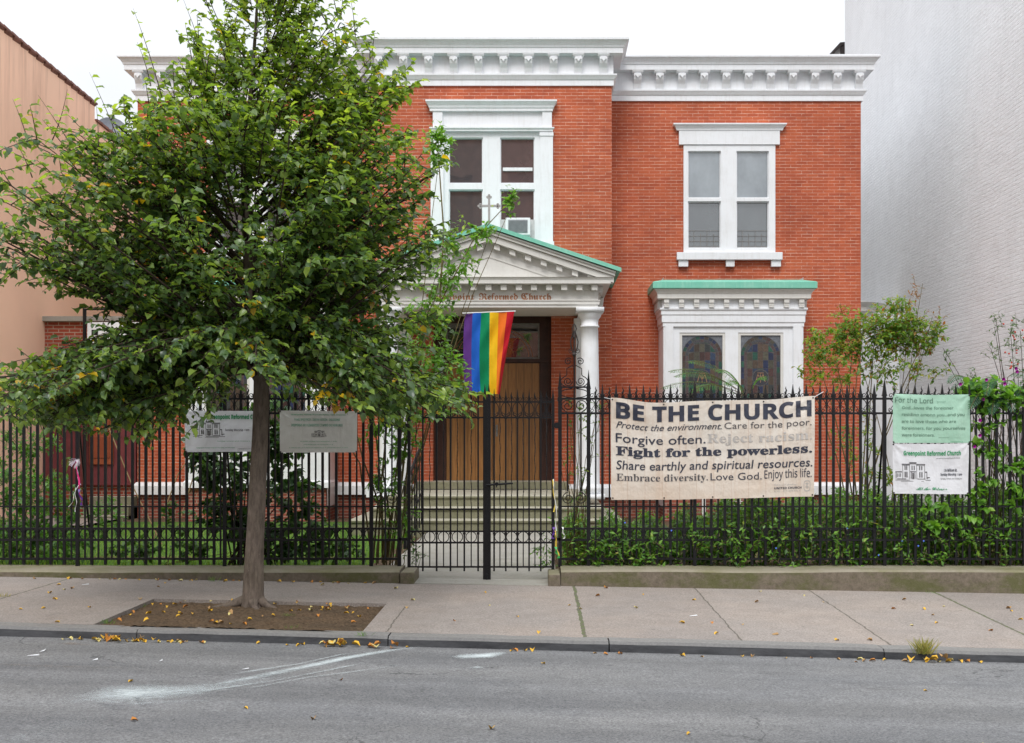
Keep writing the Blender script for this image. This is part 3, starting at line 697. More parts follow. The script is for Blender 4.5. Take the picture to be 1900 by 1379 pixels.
# soffit lamp-less ceiling, door, frame
yd = 22.42
m = MB(); x0, x1 = door_h[0], door_h[1]; zt = door_h[3]
da, db = PX(828, yd), PX(1001, yd); zd0, zd1, ztr = .79, PZ(600, yd), PZ(672, yd)
wall_holes(m, x0, x1, .7, zt, yd, [(da, db, zd0, ztr-.02), (da, (da+db)/2-.03, ztr+.06, zd1), ((da+db)/2+.03, db, ztr+.06, zd1)], .05)
m.box(x0, x0+.06, yd-.05, yd, .7, zt); m.box(x1-.06, x1, yd-.05, yd, .7, zt); m.box(x0, x1, yd-.04, yd-.001, ztr-.0, ztr+.05)
dr = obj('door_frame', m, M['darkwood'], church, bevel=.004)
for s in (0, 1):
    a = da + .004 if s == 0 else (da+db)/2 + .004; b = (da+db)/2 - .004 if s == 0 else db - .004
    m = MB(); m.box(a, b, yd+.005, yd+.045, zd0, ztr-.022)
    dl = obj('door_leaf', m, M['oak'], church, bevel=.003)
    if s == 1:
        m = MB(); m.box(a+.05, a+.09, yd-.012, yd+.006, 1.62, 1.84); m.tube([(a+.07,yd-.05,1.76),(a+.07,yd,1.76)], .025, 10); obj('handle', m, M['greyiron'], dl)
    ta, tb = (da, (da+db)/2-.03) if s == 0 else ((da+db)/2+.03, db)
    m = MB(); m.box(ta, tb, yd+.03, yd+.04, ztr+.06, zd1); g = obj('transom_pane', m, M['pane_dark'], church)
    m = MB()
    for q in ((ta,ta+.03,ztr+.06,zd1),(tb-.03,tb,ztr+.06,zd1),(ta+.03,tb-.03,zd1-.03,zd1),(ta+.03,tb-.03,ztr+.06,ztr+.09)): m.box(q[0], q[1], yd+.0, yd+.03, q[2], q[3])
    obj('transom_sash', m, M['greyiron'], g)
    m = MB(); cx = (da+db)/2; zb = ztr + .09
    for rr in (.75, .68, .40):
        pts = [(cx + (1 if s else -1)*rr*math.cos(t), yd+.028, zb+rr*.78*math.sin(t)) for t in lin(.02, 1.53, 16)]
        m.tube([p for p in pts if ta+.03 < p[0] < tb-.03 and p[2] < zd1-.02] , .008, 4)
    for t in (.35, .8, 1.2): m.tube([(cx+(1 if s else -1)*.40*math.cos(t), yd+.028, zb+.31*math.sin(t)), (cx+(1 if s else -1)*.68*math.cos(t), yd+.028, zb+.53*math.sin(t))], .006, 4)
    obj('fan_tracery', m, M['gold_letters'], g)
m = MB(); m.box(x0-.3, x1+.3, 21.75, yd+.05, .655, .785); m.box(x0, x1, YC-.1, yd, .785, .79); obj('door_sill', m, M['step'], church, bevel=.01)
m = MB(); m.box(x0+.005, x1-.005, YC+.03, yd, zt-.02, zt-.003); obj('door_soffit', m, M['darkwood'], church)
# inner brick reveals beside the door are part of the wall; steps
sx0, sx1 = -3.05, 1.32
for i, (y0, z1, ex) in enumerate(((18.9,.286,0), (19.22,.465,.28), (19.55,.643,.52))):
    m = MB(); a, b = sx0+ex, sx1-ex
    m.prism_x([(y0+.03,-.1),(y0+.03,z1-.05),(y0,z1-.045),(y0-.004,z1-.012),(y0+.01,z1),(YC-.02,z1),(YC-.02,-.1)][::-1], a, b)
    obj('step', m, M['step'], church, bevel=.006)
# iron hand rail beside the steps
m = MB(); rx = PX(767, 17.5)
for i in range(7): m.tube([(rx, 16.6+i*.35, .05+(i*.03)), (rx, 16.6+i*.35, .95+i*.09)], .012, 5)
m.tube([(rx,16.5,.95),(rx,18.8,1.52)], .024, 6); m.tube([(rx,16.5,.3),(rx,18.8,.75)], .014, 5)
m.tube([(rx-.01,16.5,.05),(rx-.01,16.5,1.0)], .025, 6)
o = obj('stair_railing', m, M['iron'], None, label='low black iron railing running back towards the stone steps', cat='railing')

# window air conditioner
AC = thing('air_conditioner', (PX(960,21.9), 21.9, PZ(438,21.9)), 'white window air conditioner with grey grille under the brown centre pane', 'air conditioner')
q = R4(937.5, 984, 404, 436, 21.75); m = MB(); m.box(q[0], q[1], 21.75, 22.12, q[2], q[3]); obj('casing', m, M['white'], AC, bevel=.01)
m = MB(); q = R4(944, 978, 409, 431, 21.75)
m.box(q[0]-.01, q[1]+.01, 21.742, 21.75, q[2]-.01, q[3]+.01)
for i in range(12):
    z = q[2] + (q[3]-q[2])*(i+.5)/12; m.box(q[0], q[1], 21.73, 21.745, z-.004, z+.004)
obj('grille', m, plain('grey_grille', (.28,.29,.31), .5), AC)
m = MB(); q = R4(984, 992, 408, 442, 22.08); m.box(q[0], q[1], 22.06, 22.09, q[2], q[3]); q = R4(928, 938, 408, 442, 22.08); m.box(q[0], q[1], 22.06, 22.09, q[2], q[3])
obj('side_panel', m, M['grey_trim'], AC)

# rainbow flag hanging from the porch beam
fl_top = [(862,582.5),(877,581.5),(893,581),(909,580),(925,579.5),(941,579),(954.5,578.5)]
fl_bot = [(862,727),(877,731.5),(892,731.5),(907.5,731.5),(921,731.5),(924,731),(925.5,731)]
cols = [(.115,.035,.23),(.012,.12,.56),(.0,.25,.10),(.95,.56,.012),(.92,.20,.02),(.60,.012,.03)]
flag = thing('rainbow_flag', (PX(908,19.85), 19.85, PZ(580,19.85)), 'six-striped rainbow flag hanging from the porch beam before the wooden doors', 'flag')
def fabric_mat(name, rough=.75, tr=.25):
    k = NM(name, rough, .3); a = k.n('Attribute', attribute_name='col'); w_ = k.noise(300, 2)
    c = k.mix(.2, a.outputs['Color'], k.mix(1, a.outputs['Color'], k.ramp(w_, .3, .7, (.8,)*3, (1.2,)*3), 'MULTIPLY')); k.out(c, k.bump(k.noise(9, 4, .7, stretch=(2.2, 1, .8)), .7, .02))
    t = k.n('BsdfTranslucent'); k.put(t.inputs[0], c); ms = k.n('MixShader'); ms.inputs[0].default_value = tr
    k.t.links.new(k.p.outputs[0], ms.inputs[1]); k.t.links.new(t.outputs[0], ms.inputs[2]); k.t.links.new(ms.outputs[0], k.t.nodes['Material Output'].inputs[0]); return k.m
M['fabric'] = fabric_mat('flag_nylon')
for i in range(6):
    m = MB(); nu, nv = 5, 30; vs = []
    for j in range(nv+1):
        v = j/nv
        for q in range(nu+1):
            u = q/nu; a = i + u; ti, tj = int(min(a, 5.999)), min(a, 5.999) % 1
            xt = fl_top[ti][0]*(1-tj) + fl_top[ti+1][0]*tj; zt_ = fl_top[ti][1]*(1-tj) + fl_top[ti+1][1]*tj
            xb = fl_bot[ti][0]*(1-tj) + fl_bot[ti+1][0]*tj; zb = fl_bot[ti][1]*(1-tj) + fl_bot[ti+1][1]*tj
            fold = math.sin(a*1.9 + v*2.2)*.06*(.3+v) + .018*math.sin(a*3.3+v*9) + math.sin(a*4.1 - v*5)*.010 + .012*math.sin(a*2.7+v*17) + (max(0, a-4.2)*.16*v)
            x_ = xt*(1-v) + xb*v - 2.6*math.sin(v*3.1)*(1 if a < 3 else .2) ; vs.append((PX(x_, 19.85), 19.85 + fold, PZ(zt_*(1-v)+zb*v, 19.85)))
    k_ = nu+1; fs = [(j*k_+q, j*k_+q+1, (j+1)*k_+q+1, (j+1)*k_+q) for j in range(nv) for q in range(nu)]
    m.add(vs, fs, cols[i]); nm = ('violet','blue','green','yellow','orange','red')[i]
    obj(nm+'_stripe', m, M['fabric'], flag, smooth=True)
m = MB(); m.tube([(PX(858,19.86), 19.86, PZ(581.5,19.86)), (PX(957,19.86), 19.86, PZ(577.5,19.86))], .010, 6); obj('hanging_rod', m, M['white'], flag)

# ------------------------------------------------------------------ neighbours
def stucco_mat():
    k = NM('pink_stucco', .85, .25); a = k.noise(40, 4); st = k.ramp(k.noise(1.1, 5, .7, stretch=(4, 4, .25)), .48, .7)
    big = k.ramp(k.noise(.5, 4), .3, .7, (.94,.94,.94), (1.06,1.05,1.05)); c = k.mix(1, (.97,.64,.47), big, 'MULTIPLY')
    q = k.xyz(); top = k.ramp(k.math('DIVIDE', k.math('SUBTRACT', q[2], 5.5), 3.2), 0, 1)
    c = k.mix(k.math('MULTIPLY', k.math('MULTIPLY', st, top), .45), c, (.38,.185,.12))
    blk = k.n('TexBrick'); k.put(blk.inputs['Vector'], k.comb(q[1], q[2], 0)); blk.inputs['Scale'].default_value = 1; blk.inputs['Brick Width'].default_value = .42; blk.inputs['Row Height'].default_value = .205; blk.inputs['Mortar Size'].default_value = .012
    return k.out(c, k.bump(blk.outputs[1], -.06, .004, k.bump(a, .15, .004)))
M['stucco'] = stucco_mat()
pink = thing('pink_building', (-9.9, 24, 0), 'salmon pink stucco building with a clay-tiled sloping wall top left of the church', 'building')
Xp = PX(77, 23.15); XPp = -9.69
m = MB(); ztop = lambda y: 8.98 - (y-21.3)*.031
def side_wall(mb, x, thick, y0, y1, za, zb):            # vertical wall running back, sloping top
    mb.prism_x([(y0,-.3),(y1,-.3),(y1,zb),(y0,za)], x-thick if thick > 0 else x, x if thick > 0 else x-thick)
side_wall(m, XPp, 9, 12.6, 25.8, ztop(12.6), ztop(25.8)); side_wall(m, XPp-.001, 9, 25.8, 33, 8.50, 8.22)
obj('wall', m, M['stucco'], pink)
m = MB(); y = 12.6; M['tile'] = plain('clay_coping_tile', (.22,.10,.075), .7, .3, .35, 6)
while y < 25.8:
    z = ztop(y); m.tube([(XPp-.03, y, z+.02), (XPp-.03, y+.30, z+.015)], [.085,.07], 8); m.box(XPp-.35, XPp+.05, y, y+.335, z-.0, z+.035); y += .34
while y < 33:
    z = 8.50-(y-25.8)*.039; m.box(XPp-.35, XPp+.04, y, y+.335, z, z+.05); y += .34
obj('tile_coping', m, M['tile'], pink)
dish = thing('satellite_dish', (PX(206,27), 27, PZ(262,27)), 'grey satellite dish on the low rear roof of the pink building', 'satellite dish')
m = MB(); c = P(207, 240, 27.0); ax = Vector((.35,-.75,.45)).normalized(); u_ = ax.cross(Vector((0,0,1))).normalized(); v_ = u_.cross(ax)
vs = [tuple(c - ax*.09)]; 
for r_, dd in ((.12,-.075),(.24,-.04),(.34,.02)):
    vs += [tuple(c + ax*dd + (u_*math.cos(t)+v_*math.sin(t))*r_) for t in lin(0, 2*math.pi*19/20, 19)]
fs = [(0, 1+i, 1+(i+1) % 20) for i in range(20)] + [(1+r*20+i, 1+(r+1)*20+i, 1+(r+1)*20+(i+1) % 20, 1+r*20+(i+1) % 20) for r in range(2) for i in range(20)]
m.add(vs, fs); obj('reflector', m, plain('dish_grey', (.16,.18,.21), .5), dish, smooth=True)
m = MB(); m.tube([c, c+Vector((0,.1,-.42))], .02, 6); m.tube([c-v_*.3, c+ax*.42], .01, 5); m.tube([c+ax*.38, c+ax*.46], .03, 6); obj('mast', m, M['greyiron'], dish)

def whitewall_mat():
    k = NM('white_painted_brick', .8, .3); q = k.xyz(); vec = k.comb(q[1], q[2], 0)
    wv = k.noise(1.2, 3, out=1, vec=vec); va = k.n('VectorMath', operation='MULTIPLY_ADD'); k.put(va.inputs[0], wv); k.put(va.inputs[1], (.05,.05,0)); k.put(va.inputs[2], vec)
    b = k.n('TexBrick'); k.put(b.inputs['Vector'], va.outputs[0]); b.inputs['Scale'].default_value = 1; b.inputs['Brick Width'].default_value = .22; b.inputs['Row Height'].default_value = .072; b.inputs['Mortar Size'].default_value = .009; b.inputs['Mortar Smooth'].default_value = .6
    n1 = k.noise(.35, 5, .65, vec=vec); n2 = k.noise(14, 5, .75, vec=vec, stretch=(.45, 3, 1)); n3 = k.noise(2.0, 6, .8, vec=vec, stretch=(1, .22, 1))
    c = k.ramp(n1, .35, .72, (.92,.925,.945), (.85,.855,.875)); c = k.mix(k.math('MULTIPLY', k.ramp(n3, .5, .8), .25), c, (.56,.55,.55))
    c = k.mix(k.math('MULTIPLY', k.ramp(n2, .60, .75), .4), c, (.40,.38,.37))
    c = k.mix(k.math('MULTIPLY', k.math('MULTIPLY', b.outputs[1], k.ramp(k.noise(1.7, 4, .7, vec=vec), .35, .65)), .28), c, (.40,.39,.39))
    ch = k.math('MULTIPLY', k.ramp(k.noise(7, 6, .85, vec=vec, stretch=(1, 1.4, 1)), .72, .74), k.ramp(k.noise(.5, 3, vec=vec), .5, .6)); c = k.mix(k.math('MULTIPLY', ch, .8), c, (.42,.15,.09))
    nb = k.bump(k.math('SUBTRACT', 1, b.outputs[1]), .7, .010); nb = k.bump(n2, .6, .02, nb); nb = k.bump(k.noise(3, 5, .7, vec=vec), .6, .05, nb)
    return k.out(c, nb)
M['whitewall'] = whitewall_mat()
wb = thing('white_brick_building', (12, 24, 0), 'tall windowless side wall of a white-painted brick building right of the church', 'building')
m = MB(); m.box(8.2, 17, 13.5, 31.9, -.4, 17); obj('wall', m, M['whitewall'], wb)
m = MB(); m.box(8.05, 17.2, 13.3, 32.1, 17.0, 17.2); obj('coping', m, M['greyiron'], wb)
m = MB(); yy = 33.0
m.prism_y([(PX(1540,yy),PZ(104,yy)),(PX(1562,yy),PZ(84,yy)),(PX(1562,yy)+4,PZ(84,yy)),(PX(1562,yy)+4,0),(PX(1540,yy),0)][::-1], yy, yy+4)
obj('rear_wing', m, plain('rear_wing_paint', (.42,.40,.39), .8), wb)
m = MB(); m.tube([(PX(1540,yy),yy-.05,PZ(104,yy)),(PX(1559,yy),yy-.05,PZ(83,yy)),(PX(1575,yy),yy-.05,PZ(82,yy))], .06, 4); m.box(PX(1559,yy), PX(1567,yy), yy-.06, yy-.01, PZ(104,yy), PZ(84,yy)); obj('rear_flashing', m, M['iron_rust'], wb)

# white side extension of the church, right
m = MB(); ye = 27; x1 = 8.19
m.prism_y([(6.25,-.1),(x1,-.1),(x1,4.45),(6.25,4.45)], ye, 31); m.box(6.3, 6.75, ye-.02, ye+.01, 1.1, 3.3)
ext = obj('side_extension', m, M['white'], church, label='white side extension in the gap beside the white building')
m = MB(); m.sweep([(6.2,ye),(7.3,ye),(x1-.02,ye+.7)], [(-.02,4.36),(.08,4.36),(.12,4.45),(.2,4.46),(.2,4.55),(.3,4.66),(-.02,4.72)])
for i in range(3): m.box(6.45+i*.34, 6.6+i*.34, ye-.09, ye+.02, 4.22, 4.36)
obj('extension_cornice', m, M['cream'], ext)
# low brick wing and side entrance, left
wing = obj('side_wing', MB().box(PX(77,23.2), XL-.002, 23.2, 30, -.1, PZ(597,23.2)), M['brick_side'], church, label='low brick side wing with maroon panels')
m = MB(); m.box(PX(75,23.1), XL-.003, 23.08, 30, PZ(597,23.2)+.001, PZ(588,23.2)); obj('coping', m, M['stone'], wing)
q = lambda a, b, t, bb, D=23.17: R4(a, b, t, bb, D)
m = MB(); r = q(77,255,670,678); m.box(r[0], r[1]-.01, 23.1, 23.2, PZ(900,23.2), r[3]); obj('maroon_panel', m, M['maroon'], wing)
m = MB(); r = q(170,214,676,862); m.box(r[0], r[1], 23.05, 23.1, r[2], r[3]); dd = obj('side_door', m, plain('orange_brown_door', (.30,.075,.03), .5), wing, bevel=.01)
m = MB()
for a, b in ((690,740),(750,800),(810,850)):
    r = q(176,208,a,b); m.box(r[0], r[1], 23.035, 23.05, r[2], r[3])
obj('door_panel', m, plain('orange_brown_panel', (.26,.06,.025), .5), dd, bevel=.01)
m = MB(); 
for i in range(3): m.box(PX(150,22.5), PX(235,22.5), 22.3+i*.3, 23.1, -.05, .12+i*.17)
obj('side_step', m, M['step'], wing, bevel=.01)
sgn = thing('wall_sign', (PX(230,22.9), 22.9, PZ(680,22.9)), 'large white board hung from a black pole beside the left brick wing', 'sign')
m = MB(); r = q(162,300,598,682,22.85); m.box(r[0], r[1], 22.85, 22.9, r[2], r[3]); obj('board', m, M['white'], sgn)
m = MB(); r = q(170,182,612,622,22.85); m.box(r[0], r[1], 22.843, 22.85, r[2], r[3]); r = q(250,290,606,612,22.85); m.box(r[0], r[1], 22.843, 22.85, r[2], r[3]); obj('printed_mark', m, M['iron'], sgn)
m = MB(); m.tube([P(157,1000,22.9), P(157,573,22.9)], .035, 8); m.tube([P(154,574,22.9), P(300,574,22.9)], .02, 6); obj('pole', m, M['iron'], sgn)

# dark brownstone across the street (seen only mirrored in the windows)
sheet('bounce_paving', [6.3, 7.2, 8.19], [14.5, 17, 20, 23, 27], lambda x, y: .05 + zg(x, y), M['concrete'])  # pale ground added to bounce light up the white wall
sheet('bounce_paving', [-9.68, -8.8, -7.9], [20.5, 22, 23.1], lambda x, y: .05 + zg(x, y), M['concrete'])  # same on the left, added to brighten the pink wall
bs = thing('brownstone_building', (-6, -12, 0), 'dark brownstone facade across the street, mirrored in the centre window', 'building')
M['brownstone'] = plain('brownstone', (.30,.16,.12), .85, .25, .3, 3)
hl = []
for i in range(5):
    for zz_ in (2, 6.5, 11): hl.append((-13.5+i*3.0, -12.1+i*3.0, zz_, zz_+2.6))
m = MB(); wall_holes(m, -15, 1.5, -.3, 17.5, -10, hl, -.4)
m2 = MB(); m2.v = [(x, y, z) for x, y, z in m.v]; m2.f = [f[::-1] for f in m.f]
m2.box(-15.4, 1.9, -10.2, -9.5, 17.5, 18.2); m2.box(-15, 1.5, -14, -10.4, -.3, 17.4); m2.box(-15.1, 1.6, -10.1, -9.85, 5.3, 5.7); m2.box(-15.1, 1.6, -10.1, -9.85, 9.9, 10.2)
obj('wall', m2, M['brownstone'], bs)
# ------------------------------------------------------------------ plinth walls, iron fence and gate
YF = 12.9; FM = YF / F
def fx(px): return PX(px, YF)
def fz(py): return PZ(py, YF)
def plinth(x0, x1, label):
    m = MB(); n = max(2, int((x1-x0)/.6)); rows = []; rr = random.Random(int(x0*10))
    for i in range(n+1):
        x = x0 + (x1-x0)*i/n; j = rr.uniform(-.006, .006) if 0 < i < n else 0
        rows.append([(x,13.03,-.3),(x,13.03,.198+j),(x,12.90,.203+j),(x,12.51,.200+j),(x,12.478,.180+j),(x,12.47+j,-.3)])
    vs = [v for r in rows for v in r]
    fs = [(i*6+k, (i+1)*6+k, (i+1)*6+k+1, i*6+k+1) for i in range(n) for k in range(5)] + [tuple(range(6)), tuple(n*6+k for k in range(5,-1,-1))]
    m.add(vs, fs); return obj('stone_plinth', m, M['plinth'], label=label, cat='plinth')
plinth(-9.6, PX(741,12.47), 'low mossy concrete plinth under the left run of iron fence')
plinth(PX(1041,12.47), 8.19, 'low mossy concrete plinth under the right run of iron fence')
for a, b, zt, lb in ((742,768,.188,'square stone block at the left end of the gate opening'), (1017,1040,.165,'square stone block at the right end of the gate opening')):
    m = MB(); m.box(PX(a,12.44), PX(b,12.44), 12.44, 12.98, -.2, zt); obj('stone_block', m, M['plinth'], bevel=.018, label=lb, cat='stone block')

RAILS = (740, 767, 940, 981, 1002, 1037)
def spiral(cx, cz, r0, r1, a0, turns, n=14):
    return [(cx + (r0+(r1-r0)*t)*math.cos(a0+turns*2*math.pi*t), YF, cz + (r0+(r1-r0)*t)*math.sin(a0+turns*2*math.pi*t)) for t in lin(0, 1, n)]
def spear_mb(x, zb, zt, w_=.0135, big=True):
    m = MB(); m.box(x-w_, x+w_, YF-w_, YF+w_, zb, fz(738))
    z0 = fz(738)
    if big:
        for (za, wa), (zc_, wc) in (((z0,.020),(z0+.02,.020)), ((z0+.02,.024),(z0+.035,.024)), ((z0+.035,.015),(zt,.0015))):
            m.add([(x-wa,YF-wa,za),(x+wa,YF-wa,za),(x+wa,YF+wa,za),(x-wa,YF+wa,za),(x-wc,YF-wc,zc_),(x+wc,YF-wc,zc_),(x+wc,YF+wc,zc_),(x-wc,YF+wc,zc_)],
                  [(0,3,2,1),(4,5,6,7),(0,1,5,4),(1,2,6,5),(2,3,7,6),(3,0,4,7)])
        for py in (768, 984, 992, 1037): z = fz(py); m.box(x-.019, x+.019, YF-.019, YF+.019, z-.012, z+.012)
        z = fz(989); m.prism_y([(x-.026,z+.03),(x-.014,z),(x-.026,z-.03),(x+.026,z-.03),(x+.014,z),(x+.026,z+.03)], YF-.008, YF+.008)
    else:
        m.tube([(x,YF,z0),(x,YF,z0+.03),(x-.007,YF,z0+.05),(x+.006,YF,z0+.08),(x-.003,YF,z0+.10),(x,YF,zt)], [w_,w_*.9,.013,.009,.006,.001], 5)
        m.tube([(x,YF,z0-.005),(x,YF,z0+.02)], .016, 6)
    return m
def scroll_bay(m, xa, xb, top=True, ring=True):
    """curled ironwork of one bay between two heavy bars"""
    c = (xa+xb)/2; h = (xb-xa)/2; r = .0052
    z1, z0 = fz(741), fz(766); zm = (z0+z1)/2
    for s in (-1, 1):
        e = xa if s < 0 else xb; sg = -s                # from the heavy bar towards the centre bar
        arc = [(e + sg*(.012 + (h-.02)*math.sin(t)), YF, zm + (z1-zm)*math.cos(t)) for t in lin(0.15, math.pi*.62, 8)]
        m.tube(arc, r, 4, cap=False)
        m.tube(spiral(e + sg*(h*.45), z0+.028, .026, .008, math.pi/2 + (.4 if sg > 0 else -.4), sg*1.15, 12), r*.9, 4, cap=False)
        m.tube([(e+sg*.012, YF, z0+.01), (e+sg*h*.5, YF, z0+.050), (e+sg*(h-.01), YF, z0+.085)], r*.8, 4, cap=False)
        if top:
            m.tube([(c-s*-.006, YF, z1+.012)] + spiral(e + sg*h*.46, z1+.040, .030, .008, -math.pi/2 + (-.5 if sg < 0 else .5), -sg*-1.2, 13), r, 4, cap=False)
    if ring:
        za, zb = fz(981), fz(1002); rr = (za-zb)/2 - .004
        m.tube([(c + rr*math.cos(t), YF, (za+zb)/2 + rr*math.sin(t)) for t in lin(0, 2*math.pi, 20)], .0062, 4, cap=False)
def fence(px0, px1, posts, label, phase, piers):
    """px0..px1 span; posts px; piers: (pxa, pxb) open-work end pier"""
    x0, x1 = fx(px0), fx(px1); T = thing('iron_fence', ((x0+x1)/2, YF, .2), label, 'fence', 'runs of black iron fence')
    for i, py in enumerate(RAILS):
        m = MB(); z = fz(py); h = .011 if i != 2 else .008; m.box(x0, x1, YF-.016, YF+.016, z-h, z+h)
        if i == 2: m = MB(); m.box(x0, x1, YF-.012, YF+.012, z-.008, z+.008)
        obj('rail', m, M['iron'], T)
    sc = MB(); step = 25.2; n = 0; k0 = math.floor((px0-phase)/step); xs_ = []
    p = phase + k0*step
    while p < px1:
        xs_.append(p); p += step
    lo, hi = px0, px1
    if piers: lo, hi = (px0, piers[0]) if piers[0] > (px0+px1)/2 else (piers[1], px1)
    cnt = 0
    rj = random.Random(int(px0)+9)
    for i, p in enumerate(xs_):
        if any(abs(p-q) < 7 for q in posts): continue
        if lo+5 < p < hi-5:
            obj('picket', spear_mb(fx(p)+rj.uniform(-.002,.002), fz(1048), fz(712)+rj.uniform(-.006,.004)), M['iron'], T); cnt += 1
    for i, p in enumerate(xs_):
        c = p + step/2
        if any(abs(c-q) < 7 for q in posts): continue
        if lo+5 < c < hi-5: obj('picket', spear_mb(fx(c)+rj.uniform(-.002,.002), fz(1002) if False else fz(1037), fz(717), .0085, False), M['iron'], T)
        if p > lo-14 and p+step < hi+14: scroll_bay(sc, fx(p), fx(p+step))
    for q in posts:
        m = MB(); x = fx(q); m.box(x-.018, x+.018, YF-.018, YF+.018, .19, fz(735)); m.prism_y([(x-.028,fz(735)),(x+.028,fz(735)),(x+.02,fz(731)),(x,fz(706)),(x-.02,fz(731))], YF-.02, YF+.02)
        m.tube([(x,YF+.02,fz(780)),(x,YF+.45,.15)], .012, 5); obj('post', m, M['iron'], T)
    if piers:
        pa, pb = fx(piers[0]), fx(piers[1]); c = (pa+pb)/2; hh = (pb-pa)/2
        for x in (pa, pb):
            m = MB(); m.box(x-.020, x+.020, YF-.02, YF+.02, .19, fz(722)); m.prism_y([(x-.026,fz(722)),(x+.026,fz(722)),(x+.018,fz(715)),(x,fz(686)),(x-.018,fz(715))], YF-.02, YF+.02)
            m.box(x-.027, x+.027, YF-.027, YF+.027, fz(745), fz(738)); obj('post', m, M['iron'], T)
        m = MB(); r = .0068
        m.box(pa, pb, YF-.012, YF+.012, fz(720), fz(717)); 
        m.tube([(c,YF,fz(1037)),(c,YF,fz(660))], .0095, 6)
        for s in (-1, 1):
            m.tube([(c+s*hh*.47,YF,fz(765)),(c+s*hh*.47,YF,fz(912))], .010, 6)
            m.tube([(c+s*hh*.47,YF,fz(766)),(c+s*hh*.80,YF,fz(760))] + spiral(c+s*hh*.47, fz(753), .066, .012, -.1 if s > 0 else math.pi+.1, s*1.6, 22), r, 4, cap=False)
            m.tube(spiral(c+s*hh*.42, fz(925), .068, .012, math.pi/2, -s*1.7, 22), r, 4, cap=False)
            m.tube(spiral(c+s*hh*.45, fz(708), .05, .012, 0 if s < 0 else math.pi, s*1.7, 20), r, 4, cap=False)
            m.tube([(c+s*hh*.95*math.cos(t), YF, fz(708)+.075*math.sin(t)) for t in lin(-1.45, .9, 10)] + [(c+s*hh*.52,YF,fz(695)),(c+s*hh*.52,YF,fz(684)),(c+s*hh*.1,YF,fz(678))], r, 4, cap=False)
            m.tube([(c+s*hh*.98*math.cos(t), YF, fz(730)+.05*math.sin(t)) for t in lin(-1.4, 1.4, 10)], r, 4, cap=False)
            m.tube(spiral(c+s*hh*.42, fz(671), .042, .010, math.pi/2+s*.9, -s*1.4, 16), r, 4, cap=False)
        obj('pier_scroll_grille', m, M['iron'], T)
        m = MB()                                        # lyre shaped finial
        for s in (-1, 1):
            m.tube([(c+s*o/F*YF, YF, fz(py)) for o, py in ((1,662),(3,652),(6,643),(7,634),(4,624),(2,616),(4,610),(2,604),(0,600))], [.007]*8+[.003], 5, cap=False)
            m.tube(spiral(c+s*.035, fz(652), .028, .008, math.pi/2, -s*1.2, 10), .005, 4, cap=False)
        m.lathe(c, YF, [(.01,fz(662)),(.026,fz(658)),(.01,fz(654)),(.008,fz(630)),(.016,fz(626)),(.004,fz(612)),(.001,fz(598))], 8)
        obj('finial', m, M['iron_rust'], T)
    obj('scroll_grille', sc, M['iron'], T)
    return T
fence(-500, 743, [-402, -129, 144, 417], 'long black iron fence run left of the gate, behind the street tree', 19, (689, 741))
fence(1038, 2330, [1289, 1641, 1993], 'long black iron fence run right of the gate, hung with the big banner', 1118-25.2*0, (1039, 1092))

